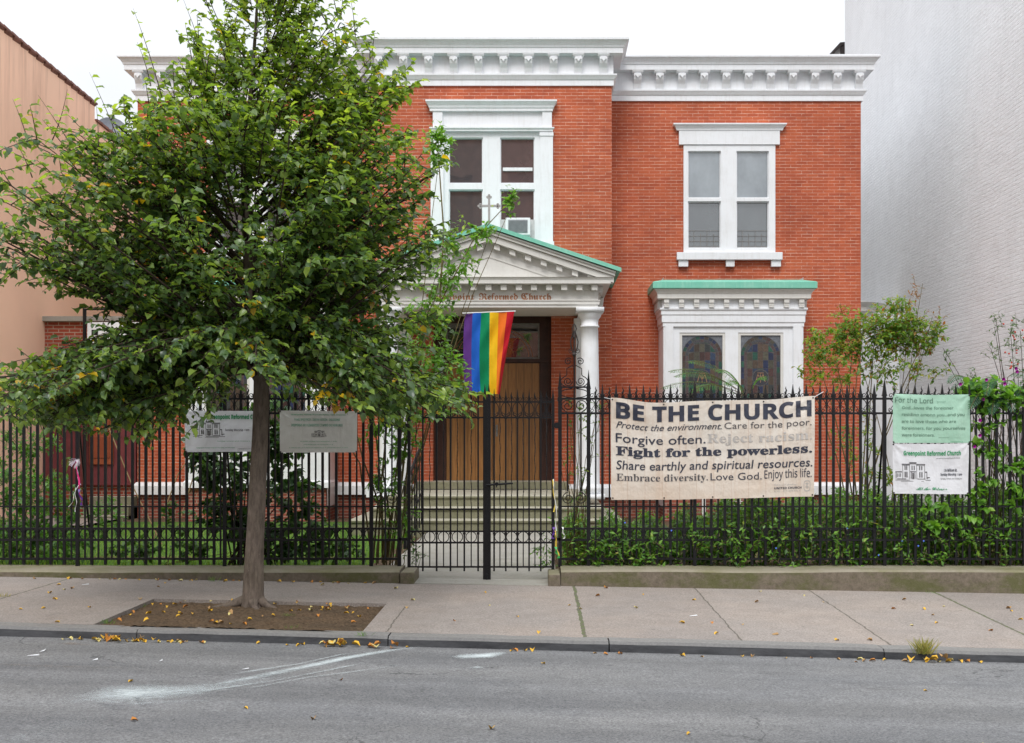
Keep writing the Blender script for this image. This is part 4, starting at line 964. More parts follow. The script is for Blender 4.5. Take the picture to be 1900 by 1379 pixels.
def gate_leaf(pa, pb, label, hinge_left):
    T = thing('iron_gate', (fx(pa if hinge_left else pb), YF, .1), label, 'gate', 'leaves of the double iron gate')
    for py in (746, 775, 945, 986, 1007, 1052):
        m = MB(); z = fz(py); m.box(fx(pa), fx(pb), YF-.012, YF+.012, z-.009, z+.009); obj('rail', m, M['iron'], T)
    m = MB(); x = fx(pa+2 if hinge_left else pb-2); m.box(x-.017, x+.017, YF-.017, YF+.017, .1, fz(742)); m.prism_y([(x-.016,fz(742)),(x+.016,fz(742)),(x,fz(718))], YF-.016, YF+.016); obj('hinge_stile', m, M['iron'], T)
    m = MB(); x = fx(pb-3.2 if hinge_left else pa+3.2); w_ = .020
    m.box(x-w_, x+w_, YF-.022, YF+.022, .045, fz(740)); 
    if hinge_left: m.box(x-.012, x+.035, YF-.032, YF-.023, .06, fz(738)); m.tube([(x+.02,YF-.03,.0),(x+.02,YF-.03,.12)], .012, 6)
    m.prism_y([(x-.022,fz(740)),(x+.022,fz(740)),(x+.016,fz(734)),(x,fz(712)),(x-.016,fz(734))], YF-.018, YF+.018); obj('meeting_stile', m, M['iron'], T)
    xs_ = lin(pa+2, pb-3, 11)[1:-1]; sc = MB()
    for i, p in enumerate(xs_):
        x = fx(p); m = MB(); tw = i % 2 == (0 if hinge_left else 1)
        if tw:
            n = 46; zb, zt = fz(945), fz(776); ps = []
            for j in range(n+1):
                z = zb + (zt-zb)*j/n; a = j*.62; ps.append((x+.0035*math.cos(a), YF+.0035*math.sin(a), z))
            m.tube(ps, [.0075 if j % 2 else .0055 for j in range(n+1)], 4); m.box(x-.006, x+.006, YF-.006, YF+.006, fz(1052), fz(945)); m.box(x-.006, x+.006, YF-.006, YF+.006, fz(776), fz(741))
        else:
            m.box(x-.009, x+.009, YF-.009, YF+.009, fz(1060), fz(741))
            for py in (776, 990, 1007, 945): z = fz(py); m.box(x-.015, x+.015, YF-.015, YF+.015, z-.010, z+.010)
        m.tube([(x,YF,fz(741)),(x,YF,fz(738)),(x-(0 if not tw else .005),YF,fz(734)),(x,YF,fz(727 if tw else 721))], [.008,.014,.009,.001], 5)
        obj('bar', m, M['iron'], T)
    hv = [p for i, p in enumerate(xs_) if i % 2 != (0 if hinge_left else 1)]
    seq = [pa+1] + hv + [pb-3] if not hinge_left else [pa+2] + hv + [pb-4]
    for a, b in zip(seq[:-1], seq[1:]):
        if b-a < 16: continue
        xa, xb = fx(a), fx(b); c = (xa+xb)/2; h = (xb-xa)/2
        za, zb = fz(986), fz(1007); rr = (za-zb)/2 - .004
        sc.tube([(c + rr*math.cos(t), YF, (za+zb)/2 + rr*math.sin(t)) for t in lin(0, 2*math.pi, 20)], .006, 4, cap=False)
        zt, zl = fz(747), fz(774); zm = (zt+zl)/2
        for s in (-1, 1):
            sc.tube([(c+s*h - s*(h-.012)*math.sin(t), YF, zm + (zt-zm)*math.cos(t)) for t in lin(.1, 3.0, 9)], .006, 4, cap=False)
            sc.tube(spiral(c+s*h*.55, zl+.03, .026, .008, math.pi/2, s*1.2, 10), .005, 4, cap=False)
            sc.tube([(c, YF, zt+.012)] + spiral(c+s*h*.48, zt+.034, .026, .007, -math.pi/2, s*1.2, 12), .005, 4, cap=False)
    obj('scroll_grille', sc, M['iron'], T)
    return T
g1 = gate_leaf(757, 903, 'left leaf of the black iron double gate, meeting bar overlapping', True)
g2 = gate_leaf(904, 1028, 'right leaf of the black iron double gate, carrying the slide bolt', False)
m = MB(); m.tube([(fx(903),YF-.04,fz(900)),(fx(952),YF-.04,fz(896.5))], .011, 8); m.tube([(fx(922),YF-.06,fz(898)),(fx(922),YF-.02,fz(898))], .020, 10); m.tube([(fx(922),YF-.045,fz(898)),(fx(921),YF-.045,fz(904))], .008, 6); obj('slide_bolt', m, M['iron'], g2)
for a, b, g in ((741,757,g1), (1026,1040,g2)):
    m = MB(); m.box(fx(a), fx(b), YF-.028, YF+.028, fz(793), fz(786)); m.box(fx(a)+.02, fx(b)-.02, YF-.034, YF+.034, fz(795), fz(784)); m.box(fx(a), fx(b), YF-.02, YF+.02, fz(1003), fz(998)); obj('hinge', m, M['iron'], g)

# ------------------------------------------------------------------ banners tied to the fence
YB = 12.845
def interp(pts, u):
    for (a, va), (b, vb) in zip(pts[:-1], pts[1:]):
        if u <= b:
            t = (u-a)/(b-a) if b > a else 0; t = t*t*(3-2*t); return va + (vb-va)*t
    return pts[-1][1]
def banner_mat(name, base, stain, lines=False, amt=.5):
    k = NM(name, .42, .5); q = k.xyz()
    a = k.ramp(k.noise(1.8, 6, .7), .42, .72); st = k.ramp(k.noise(3, 5, .7, stretch=(5, 1, .35)), .5, .75)
    m_ = k.math('MULTIPLY', k.math('ADD', k.math('MULTIPLY', a, .6), k.math('MULTIPLY', st, .6)), amt, clamp=True); c = k.mix(m_, base, stain)
    if lines:
        fr = k.math('FRACT', k.math('MULTIPLY', k.math('ADD', q[0], .55), 5.35)); ln = k.math('LESS_THAN', fr, .035)
        c = k.mix(k.math('MULTIPLY', ln, .35), c, (.42,.24,.15))
        low = k.ramp(k.math('SUBTRACT', 1.35, q[2]), 0, .45); c = k.mix(k.math('MULTIPLY', low, .35), c, stain)
    n = k.noise(2.4, 4, .6, stretch=(1.3, 1, 1)); k.out(c, k.bump(k.noise(7, 4, .6), .35, .02, k.bump(n, .5, .07)))
    t = k.n('BsdfTranslucent'); k.put(t.inputs[0], c); ms = k.n('MixShader'); ms.inputs[0].default_value = .12
    k.t.links.new(k.p.outputs[0], ms.inputs[1]); k.t.links.new(t.outputs[0], ms.inputs[2]); k.t.links.new(ms.outputs[0], k.t.nodes['Material Output'].inputs[0]); return k.m
def ink(name, col, rough=.4):
    k = NM(name, rough, .5); f = k.ramp(k.noise(8, 5, .7), .3, .75, (.8,)*3, (1.35,)*3); return k.out(k.mix(1, col, f, 'MULTIPLY'), k.bump(k.noise(2.4, 4, .6, stretch=(1.3, 1, 1)), .5, .07))
M['ink'] = ink('navy_black_ink', (.028,.032,.052)); M['ink_soft'] = ink('faded_grey_ink', (.42,.40,.38)); M['ink_mid'] = ink('thin_dark_ink', (.075,.07,.075))
M['ink_green'] = ink('green_ink', (.03,.27,.11)); M['ink_dgreen'] = ink('grey_green_ink', (.12,.22,.16)); M['ink_lgreen'] = ink('faded_green_ink', (.20,.36,.27))
class Banner:
    def __init__(s, name, corners, top, bot, left, right, mat, label, wave, seed, group='banners tied to the iron fence'):
        s.top, s.bot, s.l, s.r, s.seed, s.wave = top, bot, left, right, seed, wave
        s.T = thing(name, tuple(s.pt(.5, 0)), label, 'banner', group)
        m = MB(); nu, nv = 110, 60
        m.v = [tuple(s.pt(i/nu, j/nv)) for j in range(nv+1) for i in range(nu+1)]
        m.f = [(j*(nu+1)+i, (j+1)*(nu+1)+i, (j+1)*(nu+1)+i+1, j*(nu+1)+i+1) for j in range(nv) for i in range(nu)]
        s.sheet = obj('sheet', m, mat, s.T, smooth=True)
        for u in (.008, .26, .5, .75, .992):
            for v in (.018, .982):
                if name != 'big_banner' and .1 < u < .9: continue
                p = s.pt(u, v); g = MB(); g.tube([p+Vector((0,-.006,0)), p+Vector((0,.004,0))], .0085, 8); obj('eyelet', g, M['iron_rust'], s.T)
    def pt(s, u, v, off=0):
        x = (s.l[0]*(1-v)+s.l[1]*v)*(1-u) + (s.r[0]*(1-v)+s.r[1]*v)*u
        y = interp(s.top, min(1, max(0, u)))*(1-v) + interp(s.bot, min(1, max(0, u)))*v
        W, a = s.wave, s.seed
        d = W*(math.sin(u*9+a+v*2)*.5 + math.sin(u*4.2-v*5+a*2)*.5 + .35*math.sin(u*23+v*4+a) + .9*math.sin(math.pi*v)*math.sin(u*3+a))*min(1, 4*v+.2)*(1 if v < .9 else .8)
        # tension folds running down from the corners
        for cu, cv, am in ((0,0,1), (1,0,1)):
            du, dv = abs(u-cu), abs(v-cv); r_ = math.hypot(du*2, dv)
            if 0 < r_ < .9: ang = math.atan2(dv, du*2); d += am*W*.55*math.sin(ang*9+a)*(.9-r_)*min(1, r_*6)
        return Vector((PX(x, YB), YB - .012 + d - off, PZ(y, YB)))
    def text(s, body, style, u0, u1, vt, vb, mat, offset=0, shear=0, name='lettering'):
        uu, vv, f = text_faces(body, style, u0, u1, vt, vb, offset, shear, cut=.02)
        m = MB(); m.add([s.pt(a, b, .005) for a, b in zip(uu, vv)], f); o = obj(name, m, mat, s.sheet); return o
    def shape(s, polys, mat, name):
        m = MB()
        for p in polys: m.add([s.pt(a, b, .0035) for a, b in p], [tuple(range(len(p)))[::-1]])
        return obj(name, m, mat, s.sheet)
def house_sketch(u0, u1, v0, v1):
    """line drawing of a bracketed two-storey house"""
    P_ = []; W, H = u1-u0, v1-v0
    def rc(a, b, c, d): P_.append([(u0+a*W, v0+c*H), (u0+b*W, v0+c*H), (u0+b*W, v0+d*H), (u0+a*W, v0+d*H)])
    rc(.18,.40,.08,.12); rc(.40,.60,.0,.05); rc(.60,.84,.08,.12); rc(.19,.40,.14,.16); rc(.40,.60,.07,.09); rc(.60,.83,.14,.16)
    for a in (.20,.40,.595,.82): rc(a, a+.012, .1, .82)
    rc(.0,.18,.45,.50); rc(.01,.025,.5,.8); rc(.84,.90,.45,.5); rc(.885,.9,.5,.8)
    for a in (.26,.31,.46,.52,.67,.73): rc(a, a+.028, .20, .38); rc(a-.004, a+.032, .17, .19)
    for a in (.26,.31,.67,.73): rc(a, a+.032, .50, .74); rc(a-.004, a+.036, .47, .49)
    rc(.42,.58,.44,.48); rc(.44,.46,.48,.8); rc(.54,.56,.48,.8); rc(.475,.525,.52,.82)
    for a in (.04,.09,.13): rc(a, a+.02, .55, .72)
    rc(.0,1.0,.86,.885); rc(.15,.8,.92,.935); rc(.05,.3,.80,.83); rc(.62,.85,.80,.83); rc(.9,.98,.72,.76); rc(.88,.93,.78,.80)
    return P_
M['bn_big'] = banner_mat('cream_vinyl', (.74,.69,.62), (.56,.40,.28), True, .75)
M['bn_green'] = banner_mat('pale_green_vinyl', (.36,.60,.46), (.46,.66,.53), False, .6)
M['bn_white'] = banner_mat('white_vinyl', (.74,.75,.78), (.56,.56,.58), False, .4)
M['bn_grey'] = banner_mat('grey_white_vinyl', (.62,.61,.57), (.38,.37,.34), False, .5)
b = Banner('big_banner', None, [(0,738),(.22,747.5),(.5,743.5),(.75,742),(1,735)], [(0,927.5),(.3,927),(.5,925.5),(1,921.5)], (1133,1134), (1511,1510), M['bn_big'],
           'large stained cream banner headed BE THE CHURCH on the fence right of the gate', .013, 1.0)
b.text('BE THE CHURCH', 'sansbold', .026, .984, .040, .200, M['ink'], .018)
b.text('Protect the environment.', 'plain', .026, .545, .228, .292, M['ink'], .004, .35)
b.text('Care for the poor.', 'plain', .558, .984, .225, .290, M['ink_mid'])
b.text('Forgive often.', 'plain', .024, .466, .345, .435, M['ink'], .006)
b.text('Reject racism.', 'serif', .474, .987, .340, .430, M['ink_soft'], 0)
b.text('Fight for the powerless.', 'serif', .024, .988, .473, .562, M['ink'], .022)
b.text('Share earthly and spiritual resources.', 'plain', .025, .990, .612, .700, M['ink'], .008, .12)
b.text('Embrace diversity.', 'serif', .026, .477, .742, .812, M['ink_mid'], 0)
b.text('Love God.', 'plain', .490, .742, .740, .812, M['ink'])
b.text('Enjoy this life.', 'sans', .755, .987, .722, .805, M['ink'], .006)
b.text('God is still speaking,', 'script', .803, .915, .862, .880, M['ink_soft'])
b.text('UNITED CHURCH', 'sansbold', .803, .938, .897, .918, M['ink'], .01)
b.text('OF CHRIST', 'sans', .803, .936, .930, .944, M['ink_soft'])
em = []
for i in range(24):
    t0, t1 = 2*math.pi*i/24, 2*math.pi*(i+1)/24
    f_ = lambda t, k: (.965 + k*.0165*math.copysign(abs(math.cos(t))**.6, math.cos(t)), .892 + k*.055*math.copysign(abs(math.sin(t))**.7, math.sin(t)))
    em.append([f_(t0, 1), f_(t1, 1), f_(t1, .86), f_(t0, .86)])
em += [[(.957,.868),(.973,.868),(.973,.874),(.957,.874)], [(.963,.86),(.967,.86),(.967,.92),(.963,.92)], [(.955,.90),(.975,.90),(.975,.905),(.955,.905)]]
b.shape(em, M['ink_soft'], 'emblem')
m = MB(); m.tube([b.pt(.995,.015), Vector((fx(1527),YF-.02,fz(727)))], .004, 4); m.tube([b.pt(.005,.015), Vector((fx(1121),YF-.02,fz(738)))], .004, 4); obj('tie', m, M['white'], b.T)

b = Banner('green_banner', None, [(0,731),(.5,733),(1,732)], [(0,822),(1,822)], (1656.5,1656), (1798.5,1799), M['bn_green'], 'pale green banner reading For the Lord, above the white one at the far right', .008, 2.2)
b.text('For the Lord', 'sans', .026, .52, .072, .175, M['ink_dgreen'], .016); b.text('your', 'sans', .57, .69, .12, .165, M['ink_lgreen'])
for i, (tx, ue) in enumerate((('God...loves the foreigner', .785), ('residing among you...and you', .925), ('are to love those who are', .81), ('foreigners, for you yourselves', .935), ('were foreigners.', .54))):
    b.text(tx, 'sans', .115, ue, .247+.140*i, .305+.140*i, M['ink_dgreen'], .016)
b.text('Deuteronomy 10:19', 'sans', .593, .725, .877, .895, M['ink_dgreen'], .01); b.text('Greenpoint Reformed Church', 'sans', .745, .91, .965, .982, M['ink_green'], .01)
b = Banner('white_banner', None, [(0,823),(.5,824),(1,822.5)], [(0,916),(1,917)], (1656,1657), (1797,1795.5), M['bn_white'], 'white banner with a house drawing, below the pale green one', .009, .4)
b.text('Greenpoint Reformed Church', 'sansbold', .14, .895, .145, .235, M['ink_green'], .02); b.text('greenpointchurch.org', 'sans', .575, .885, .275, .297, M['ink_mid'], .01)
b.shape(house_sketch(.03, .50, .37, .78), M['ink_mid'], 'house_drawing')
b.text('136 Milton St.', 'sansbold', .68, .853, .50, .555, M['ink'], .01); b.text('Sunday Worship 11am', 'sansbold', .632, .913, .585, .635, M['ink'], .01); b.text('Sunday School and Childcare', 'sans', .632, .913, .68, .708, M['ink_mid'], .01)
b.text('All Are Welcome', 'script', .305, .72, .865, .925, M['ink_green'], .015)
b = Banner('drawing_banner', None, [(0,762),(1,763)], [(0,839),(1,838)], (343,345), (494,493), M['bn_white'], 'white banner with a large house drawing, half hidden by the tree trunk', .008, 3.0)
b.text('Greenpoint Reformed Church', 'sansbold', .30, .97, .09, .20, M['ink_green'], .02); b.shape(house_sketch(.10, .50, .26, .68), M['ink_mid'], 'house_drawing')
b.text('Sunday Worship 11am', 'sansbold', .50, .80, .44, .49, M['ink_mid']); b.text('Sunday School and Childcare Available', 'sans', .40, .95, .73, .75, M['ink_green'], .01)
b.text('Greenpoint Hunger Program: Thursdays and Saturdays', 'sans', .14, .62, .885, .91, M['ink_green'], .01); b.text('greenpointchurch.org', 'sans', .65, .85, .92, .94, M['ink_mid'], .01)
b = Banner('pantry_banner', None, [(0,762),(1,763)], [(0,840),(1,839.5)], (519.5,520), (663,662.5), M['bn_grey'], 'grey-white pantry notice banner in green type, right of the tree trunk', .006, 4.4)
b.text('Greenpoint Hunger Program Pantry Time Changes', 'sans', .145, .85, .075, .108, M['ink_green'], .02)
b.text('PANEL SPOZYWCZY - ZMIANA GODZIN - OGLOSZENIE', 'sansbold', .19, .78, .185, .24, M['ink_lgreen'], .02); b.text('DESPENSA DE ALIMENTOS CAMBIO DE HORARIO', 'sansbold', .15, .815, .315, .375, M['ink_lgreen'], .02)
b.shape(house_sketch(.41, .61, .47, .64), M['ink_mid'], 'house_drawing')
b.text('THURSDAY DISTRIBUTION WEDNESDAY 4 - 6 PM', 'sans', .26, .735, .725, .745, M['ink_green'], .01); b.text('DYSTRYBUCJA OD GODZINY 4 - 6', 'sans', .31, .69, .80, .82, M['ink_green'], .01)
b.text('A TRAVES DE LA PUERTA DE MIERCOLES A JUEVES DE LAS 4 A LAS 6', 'sans', .12, .885, .875, .895, M['ink_green'], .01)

# ------------------------------------------------------------------ ribbons
def ribbon(T, pts, w_, col, name):
    m = MB(); pts = [Vector(p) for p in pts]; vs = []
    for i, p in enumerate(pts):
        a = i*.7; vs += [p + Vector((math.cos(a)*w_/2, -abs(math.sin(a))*w_*.4, 0)), p - Vector((math.cos(a)*w_/2, abs(math.sin(a))*w_*.4, 0)) + Vector((0, -.002, 0))]
    m.add(vs, [(2*i, 2*i+1, 2*i+3, 2*i+2) for i in range(len(pts)-1)]); o = obj(name, m, col, T); s_ = o.modifiers.new('thick', 'SOLIDIFY'); s_.thickness = .0015
rib = {n: plain(n+'_ribbon', c, .45, .5, .15, 60) for n, c in (('pink',(.85,.04,.25)),('lilac',(.62,.52,.66)),('purple',(.10,.03,.26)),('white',(.72,.72,.70)),('yellow',(.75,.55,.06)),('green',(.04,.42,.10)))}
yr = YF - .04
rp2 = random.Random(8)
def wig(px0, py0, px1, py1, n=9, a=2.5): return [(PX(px0+(px1-px0)*t + math.sin(t*9+px0)*a*t, yr), yr - .01*math.sin(t*6), PZ(py0+(py1-py0)*t, yr)) for t in lin(0, 1, n)]
T = thing('ribbon', (PX(141,yr), yr, PZ(850,yr)), 'pink, purple and white ribbons knotted to a picket of the left fence', 'ribbon')
for k_ in range(22):
    a = rp2.uniform(0, 6.28); l_ = rp2.uniform(9, 19); m = MB()
    ribbon(T, [P(141+math.cos(a)*l_*t*(1-.3*t)+2*math.sin(t*5), 853+math.sin(a)*l_*.6*t+5*t*t, yr-.02*math.sin(t*3)) for t in lin(0, 1, 6)], .014, rib['lilac' if k_ % 3 else 'white'], 'bow_loop')
ribbon(T, wig(142, 856, 150, 925), .022, rib['pink'], 'pink_tail'); ribbon(T, wig(143, 860, 147, 900), .012, rib['lilac'], 'lilac_tail')
ribbon(T, wig(147, 908, 153, 938), .026, rib['purple'], 'purple_tail'); ribbon(T, wig(146, 900, 129, 941), .008, rib['white'], 'white_tail'); ribbon(T, wig(141, 905, 141, 950), .008, rib['white'], 'white_tail')
T = thing('ribbon', (PX(1028,yr), yr, PZ(890,yr)), 'yellow and white ribbon with a purple knot hanging at the right gate hinge', 'ribbon')
ribbon(T, wig(1026, 890, 1030, 950), .014, rib['yellow'], 'yellow_tail'); ribbon(T, wig(1027, 889, 1034, 985), .010, rib['white'], 'white_tail')
ribbon(T, wig(1028, 978, 1026, 1000), .032, rib['purple'], 'purple_tail'); ribbon(T, wig(1030, 985, 1035, 1032), .016, rib['yellow'], 'yellow_tail'); ribbon(T, wig(1031, 1015, 1036, 1036), .03, rib['green'], 'green_tail')
ribbon(T, wig(1044, 978, 1047, 1000), .02, rib['white'], 'white_tail')
# ------------------------------------------------------------------ foliage
def np_obj(name, V, faces_n, idx, rnd, mat, parent=None, **kw):
    me = bpy.data.meshes.new(name); nv = len(V); nf = len(faces_n)
    me.vertices.add(nv); me.vertices.foreach_set('co', V.astype('f').ravel())
    me.loops.add(len(idx)); me.loops.foreach_set('vertex_index', idx.astype('i'))
    me.polygons.add(nf); st = np.concatenate([[0], np.cumsum(faces_n)[:-1]]).astype('i'); me.polygons.foreach_set('loop_start', st)
    me.polygons.foreach_set('use_smooth', np.ones(nf, bool)); me.update(calc_edges=True)
    at = me.attributes.new('rnd', 'FLOAT', 'POINT'); at.data.foreach_set('value', rnd.astype('f'))
    me.materials.append(mat); o = bpy.data.objects.new(name, me); SC.collection.objects.link(o)
    if parent is not None: o.parent = parent; o.matrix_parent_inverse = Matrix.Translation(-WL.get(parent.name, Vector((0,0,0))))
    return setp(o, **kw)
LEAF = {
 'broad': ([(0,0,0),(0,.33,.03),(0,.68,0),(0,1,-.16),(-.37,.20,.20),(-.31,.66,.15),(.37,.20,.20),(.31,.66,.15)], [(0,6,1),(6,7,2,1),(7,3,2),(0,1,4),(4,1,2,5),(5,2,3)]),
 'oval': ([(0,0,0),(0,.45,.02),(0,1,-.12),(-.24,.42,.07),(.24,.42,.07)], [(0,4,1),(4,2,1),(0,1,3),(3,1,2)]),
 'blade': ([(0,0,0),(.035,0,0),(.02,.55,.0),(0,1,-.1),(-.02,.55,0)], [(0,1,2,4),(4,2,3)]),
 'fern': ([(0,0,0),(.07,.4,.0),(0,1,-.08),(-.07,.4,0)], [(0,1,2,3)]),
}
def leaves(name, Pn, Tn, Nn, S, rnd, shape, mat, parent=None, **kw):
    tv, tf = LEAF[shape]; tv = np.array(tv); n = len(Pn)
    T = Tn/np.linalg.norm(Tn, axis=1)[:,None]; N = Nn - (Nn*T).sum(1)[:,None]*T; N /= (np.linalg.norm(N, axis=1)[:,None] + 1e-9); B = np.cross(T, N)
    V = Pn[:,None,:] + S[:,None,None]*(tv[None,:,0,None]*B[:,None,:] + tv[None,:,1,None]*T[:,None,:] + tv[None,:,2,None]*N[:,None,:])
    V = V.reshape(-1, 3); k = len(tv); fl = np.array([i for f in tf for i in f]); fn = np.array([len(f) for f in tf])
    idx = (fl[None,:] + (np.arange(n)*k)[:,None]).ravel(); return np_obj(name, V, np.tile(fn, n), idx, np.repeat(rnd, k), mat, parent, **kw)
NR = np.random.RandomState(4)
def curve3(a, b, c, n): return [tuple((Vector(a)*(1-t)**2 + Vector(b)*2*t*(1-t) + Vector(c)*t*t)) for t in lin(0, 1, n)]

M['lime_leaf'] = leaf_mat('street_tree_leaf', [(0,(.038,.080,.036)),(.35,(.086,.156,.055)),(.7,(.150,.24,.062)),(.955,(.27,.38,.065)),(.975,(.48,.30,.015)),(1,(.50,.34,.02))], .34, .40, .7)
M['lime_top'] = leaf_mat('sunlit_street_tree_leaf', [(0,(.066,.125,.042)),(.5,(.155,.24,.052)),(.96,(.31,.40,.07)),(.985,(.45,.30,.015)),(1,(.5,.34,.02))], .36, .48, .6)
M['dark_leaf'] = leaf_mat('dark_vine_leaf', [(0,(.024,.065,.022)),(.6,(.055,.13,.032)),(1,(.11,.21,.04))], .45, .3)
M['vinca'] = leaf_mat('ground_cover_leaf', [(0,(.045,.12,.020)),(.5,(.10,.24,.032)),(.96,(.20,.39,.05)),(1,(.3,.28,.03))], .4, .35)
M['bright'] = leaf_mat('bright_new_leaf', [(0,(.09,.20,.02)),(.5,(.16,.30,.03)),(1,(.34,.44,.04))], .45, .45)
M['rose'] = leaf_mat('rose_bush_leaf', [(0,(.07,.17,.03)),(.5,(.15,.28,.04)),(.8,(.27,.33,.045)),(.93,(.30,.20,.03)),(1,(.34,.10,.04))], .5, .4)
M['redtip'] = leaf_mat('reddish_shoot_leaf', [(0,(.30,.16,.035)),(.6,(.34,.11,.04)),(1,(.22,.20,.04))], .5, .4)
M['frond'] = leaf_mat('feathery_frond', [(0,(.05,.15,.04)),(1,(.12,.27,.05))], .5, .4)
M['bluefrond'] = leaf_mat('blue_green_frond', [(0,(.04,.12,.07)),(1,(.09,.21,.12))], .5, .35)
M['grass'] = leaf_mat('lawn_grass', [(0,(.07,.16,.02)),(.6,(.17,.33,.035)),(1,(.33,.44,.08))], .6, .4)
M['dry'] = leaf_mat('dry_grass', [(0,(.16,.19,.04)),(.6,(.30,.28,.08)),(1,(.45,.36,.16))], .7, .3)
def bark(name, a, b, sc=18):
    k = NM(name, .9, .2); n1 = k.noise(sc, 6, .75, stretch=(1.6, 1.6, .35)); lent = k.noise(60, 3, .6, stretch=(.5, .5, 1.6)); n2 = k.noise(2.2, 4)
    c = k.ramp(n1, .3, .72, a, b); c = k.mix(k.ramp(n2, .35, .7), c, k.mix(1, c, (.78,.80,.74), 'MULTIPLY')); c = k.mix(k.math('MULTIPLY', k.ramp(lent, .68, .72), .4), c, (.32,.29,.25))
    return k.out(c, k.bump(n1, .8, .02))
M['bark'] = bark('street_tree_bark', (.085,.066,.055), (.25,.20,.165)); M['twig'] = plain('dark_twig', (.045,.030,.022), .8, .3, .3, 20); M['stem'] = plain('green_brown_stem', (.13,.10,.04), .7, .3, .3, 15)
M['reddish'] = plain('red_brown_stem', (.13,.055,.03), .8, .3, .3, 15)

# ---- the street tree: low forks from one trunk, arching limbs, drooping twigs of broad leaves
DT = 10.7; ut = DT/F
tree = thing('street_tree', (PX(470,DT), DT, zs(-2.6,10.7)), 'leafy young street tree with a broad green crown on a bare grey-brown trunk', 'tree')
tk = [(468,1150),(469,1128),(473,1000),(479,880),(485,780),(484,690),(472,600),(460,480),(455,380),(459,250),(470,120),(478,-10),(482,-90)]
tr = [.105,.094,.080,.075,.070,.064,.055,.043,.034,.025,.017,.010,.004]
def tpt(y):
    for (a, b) in zip(tk[:-1], tk[1:]):
        if a[1] >= y >= b[1]: t = (a[1]-y)/(a[1]-b[1]); return Vector((PX(a[0]+(b[0]-a[0])*t, DT), DT, PZ(y, DT)))
    return Vector((PX(480,DT), DT, PZ(y, DT)))
# trunk with root flare
mt = MB(); n = 18; rows = []; ys = [1136,1128,1118,1100,1060,1000,940,880,820,760,700,650,600,540,480,420,360,300,230,160,90,20,-50,-100]
def trad(y):
    for i in range(len(tk)-1):
        if tk[i][1] >= y >= tk[i+1][1]: t = (tk[i][1]-y)/(tk[i][1]-tk[i+1][1]); return tr[i]+(tr[i+1]-tr[i])*t
    return .004
for y in ys:
    c = tpt(y); r = trad(y); fl = max(0, (y-1085)/50)**1.6
    rows.append([(c.x + r*(1+fl*(.45*max(0, math.cos(3*t+.6))+.12) + .04*math.sin(5*t+y*.02))*math.cos(t), c.y + r*(1+fl*(.45*max(0, math.cos(3*t+.6))+.12) + .04*math.sin(5*t+y*.02))*math.sin(t), c.z - .06*fl) for t in [2*math.pi*k/n for k in range(n)]])
vs = [v for r in rows for v in r]; mt.add(vs, [(i*n+k, i*n+(k+1) % n, (i+1)*n+(k+1) % n, (i+1)*n+k) for i in range(len(rows)-1) for k in range(n)])
for a, l in ((3.4,.38),(5.9,.18),(5.0,.15)):
    c = tpt(1128); z0 = zs(c.x, c.y)
    mt.tube([(c.x+math.cos(a)*.08, c.y+math.sin(a)*.08, z0+.06), (c.x+math.cos(a)*(.08+l*.4), c.y+math.sin(a)*(.08+l*.4)*.8, z0+.012), (c.x+math.cos(a+.15)*(.08+l*.8), c.y+math.sin(a)*(.1+l*.6), z0-.008),(c.x+math.cos(a+.3)*(.1+l), c.y+math.sin(a)*(.1+l*.8), z0-.03)], [.05,.032,.02,.01], 8)
obj('trunk', mt, M['bark'], tree, smooth=True)
env = [(-90,445,540),(-40,385,585),(0,345,645),(60,345,650),(110,335,735),(160,320,755),(200,300,735),(250,190,790),(300,40,815),(350,-10,826),(400,-20,828),(450,-30,815),(500,0,790),(540,80,800),(580,175,830),(620,190,860),(650,120,872),(680,40,882),(720,-50,888),(750,-50,880),(780,-20,800),(805,210,690),(825,300,430)]
def envx(y):
    for a, b in zip(env[:-1], env[1:]):
        if a[0] <= y <= b[0]: t = (y-a[0])/(b[0]-a[0]); return a[1]+(b[1]-a[1])*t, a[2]+(b[2]-a[2])*t
    return env[0][1:] if y < env[0][0] else env[-1][1:]
rt = random.Random(21)
limbs = MB(); twigs = MB(); LP, LT, LN, LS, LR = [], [], [], [], []; 
lob = [(-60,790),(150,800),(230,812),(300,830),(345,826),(400,772),(440,786),(480,756),(530,746),(560,770),(600,750),(680,762),(700,805),(760,800),(800,780),(880,772),(905,745),(960,600)]
def allowed(p, more=0):
    q = VX + p[0]*F/p[1]; y = VY - (p[2]-EYE)*F/p[1]; lim = 830
    for a, b in zip(lob[:-1], lob[1:]):
        if a[0] <= q <= b[0]: lim = a[1] + (b[1]-a[1])*(q-a[0])/(b[0]-a[0])
    return y < lim + more + rt.gauss(0, 9) and q < 905
YEL = [(PX(rt.uniform(120,800), DT), DT + rt.uniform(-1.3,.9), PZ(rt.uniform(120,780), DT), rt.uniform(.08,.22)**2) for _ in range(46)]
def add_leaf(p, d, s, r, droop=.28):
    if not allowed(p): return
    if any((p[0]-c[0])**2 + (p[1]-c[1])**2 + (p[2]-c[2])**2 < c[3] for c in YEL) and rt.random() < .40: r = rt.uniform(.977, 1)
    else: r = r*.955 if rt.random() > .007 else .99
    t = Vector(d)*.5 + Vector((rt.gauss(0,.55), rt.gauss(0,.55), rt.gauss(0,.22) - droop)) + Vector((.35,0,0))
    nn = Vector((rt.gauss(0,.36), rt.gauss(0,.38)-.15, 1)); LP.append(tuple(p)); LT.append(tuple(t)); LN.append(tuple(nn)); LS.append(s); LR.append(r)
tips = []
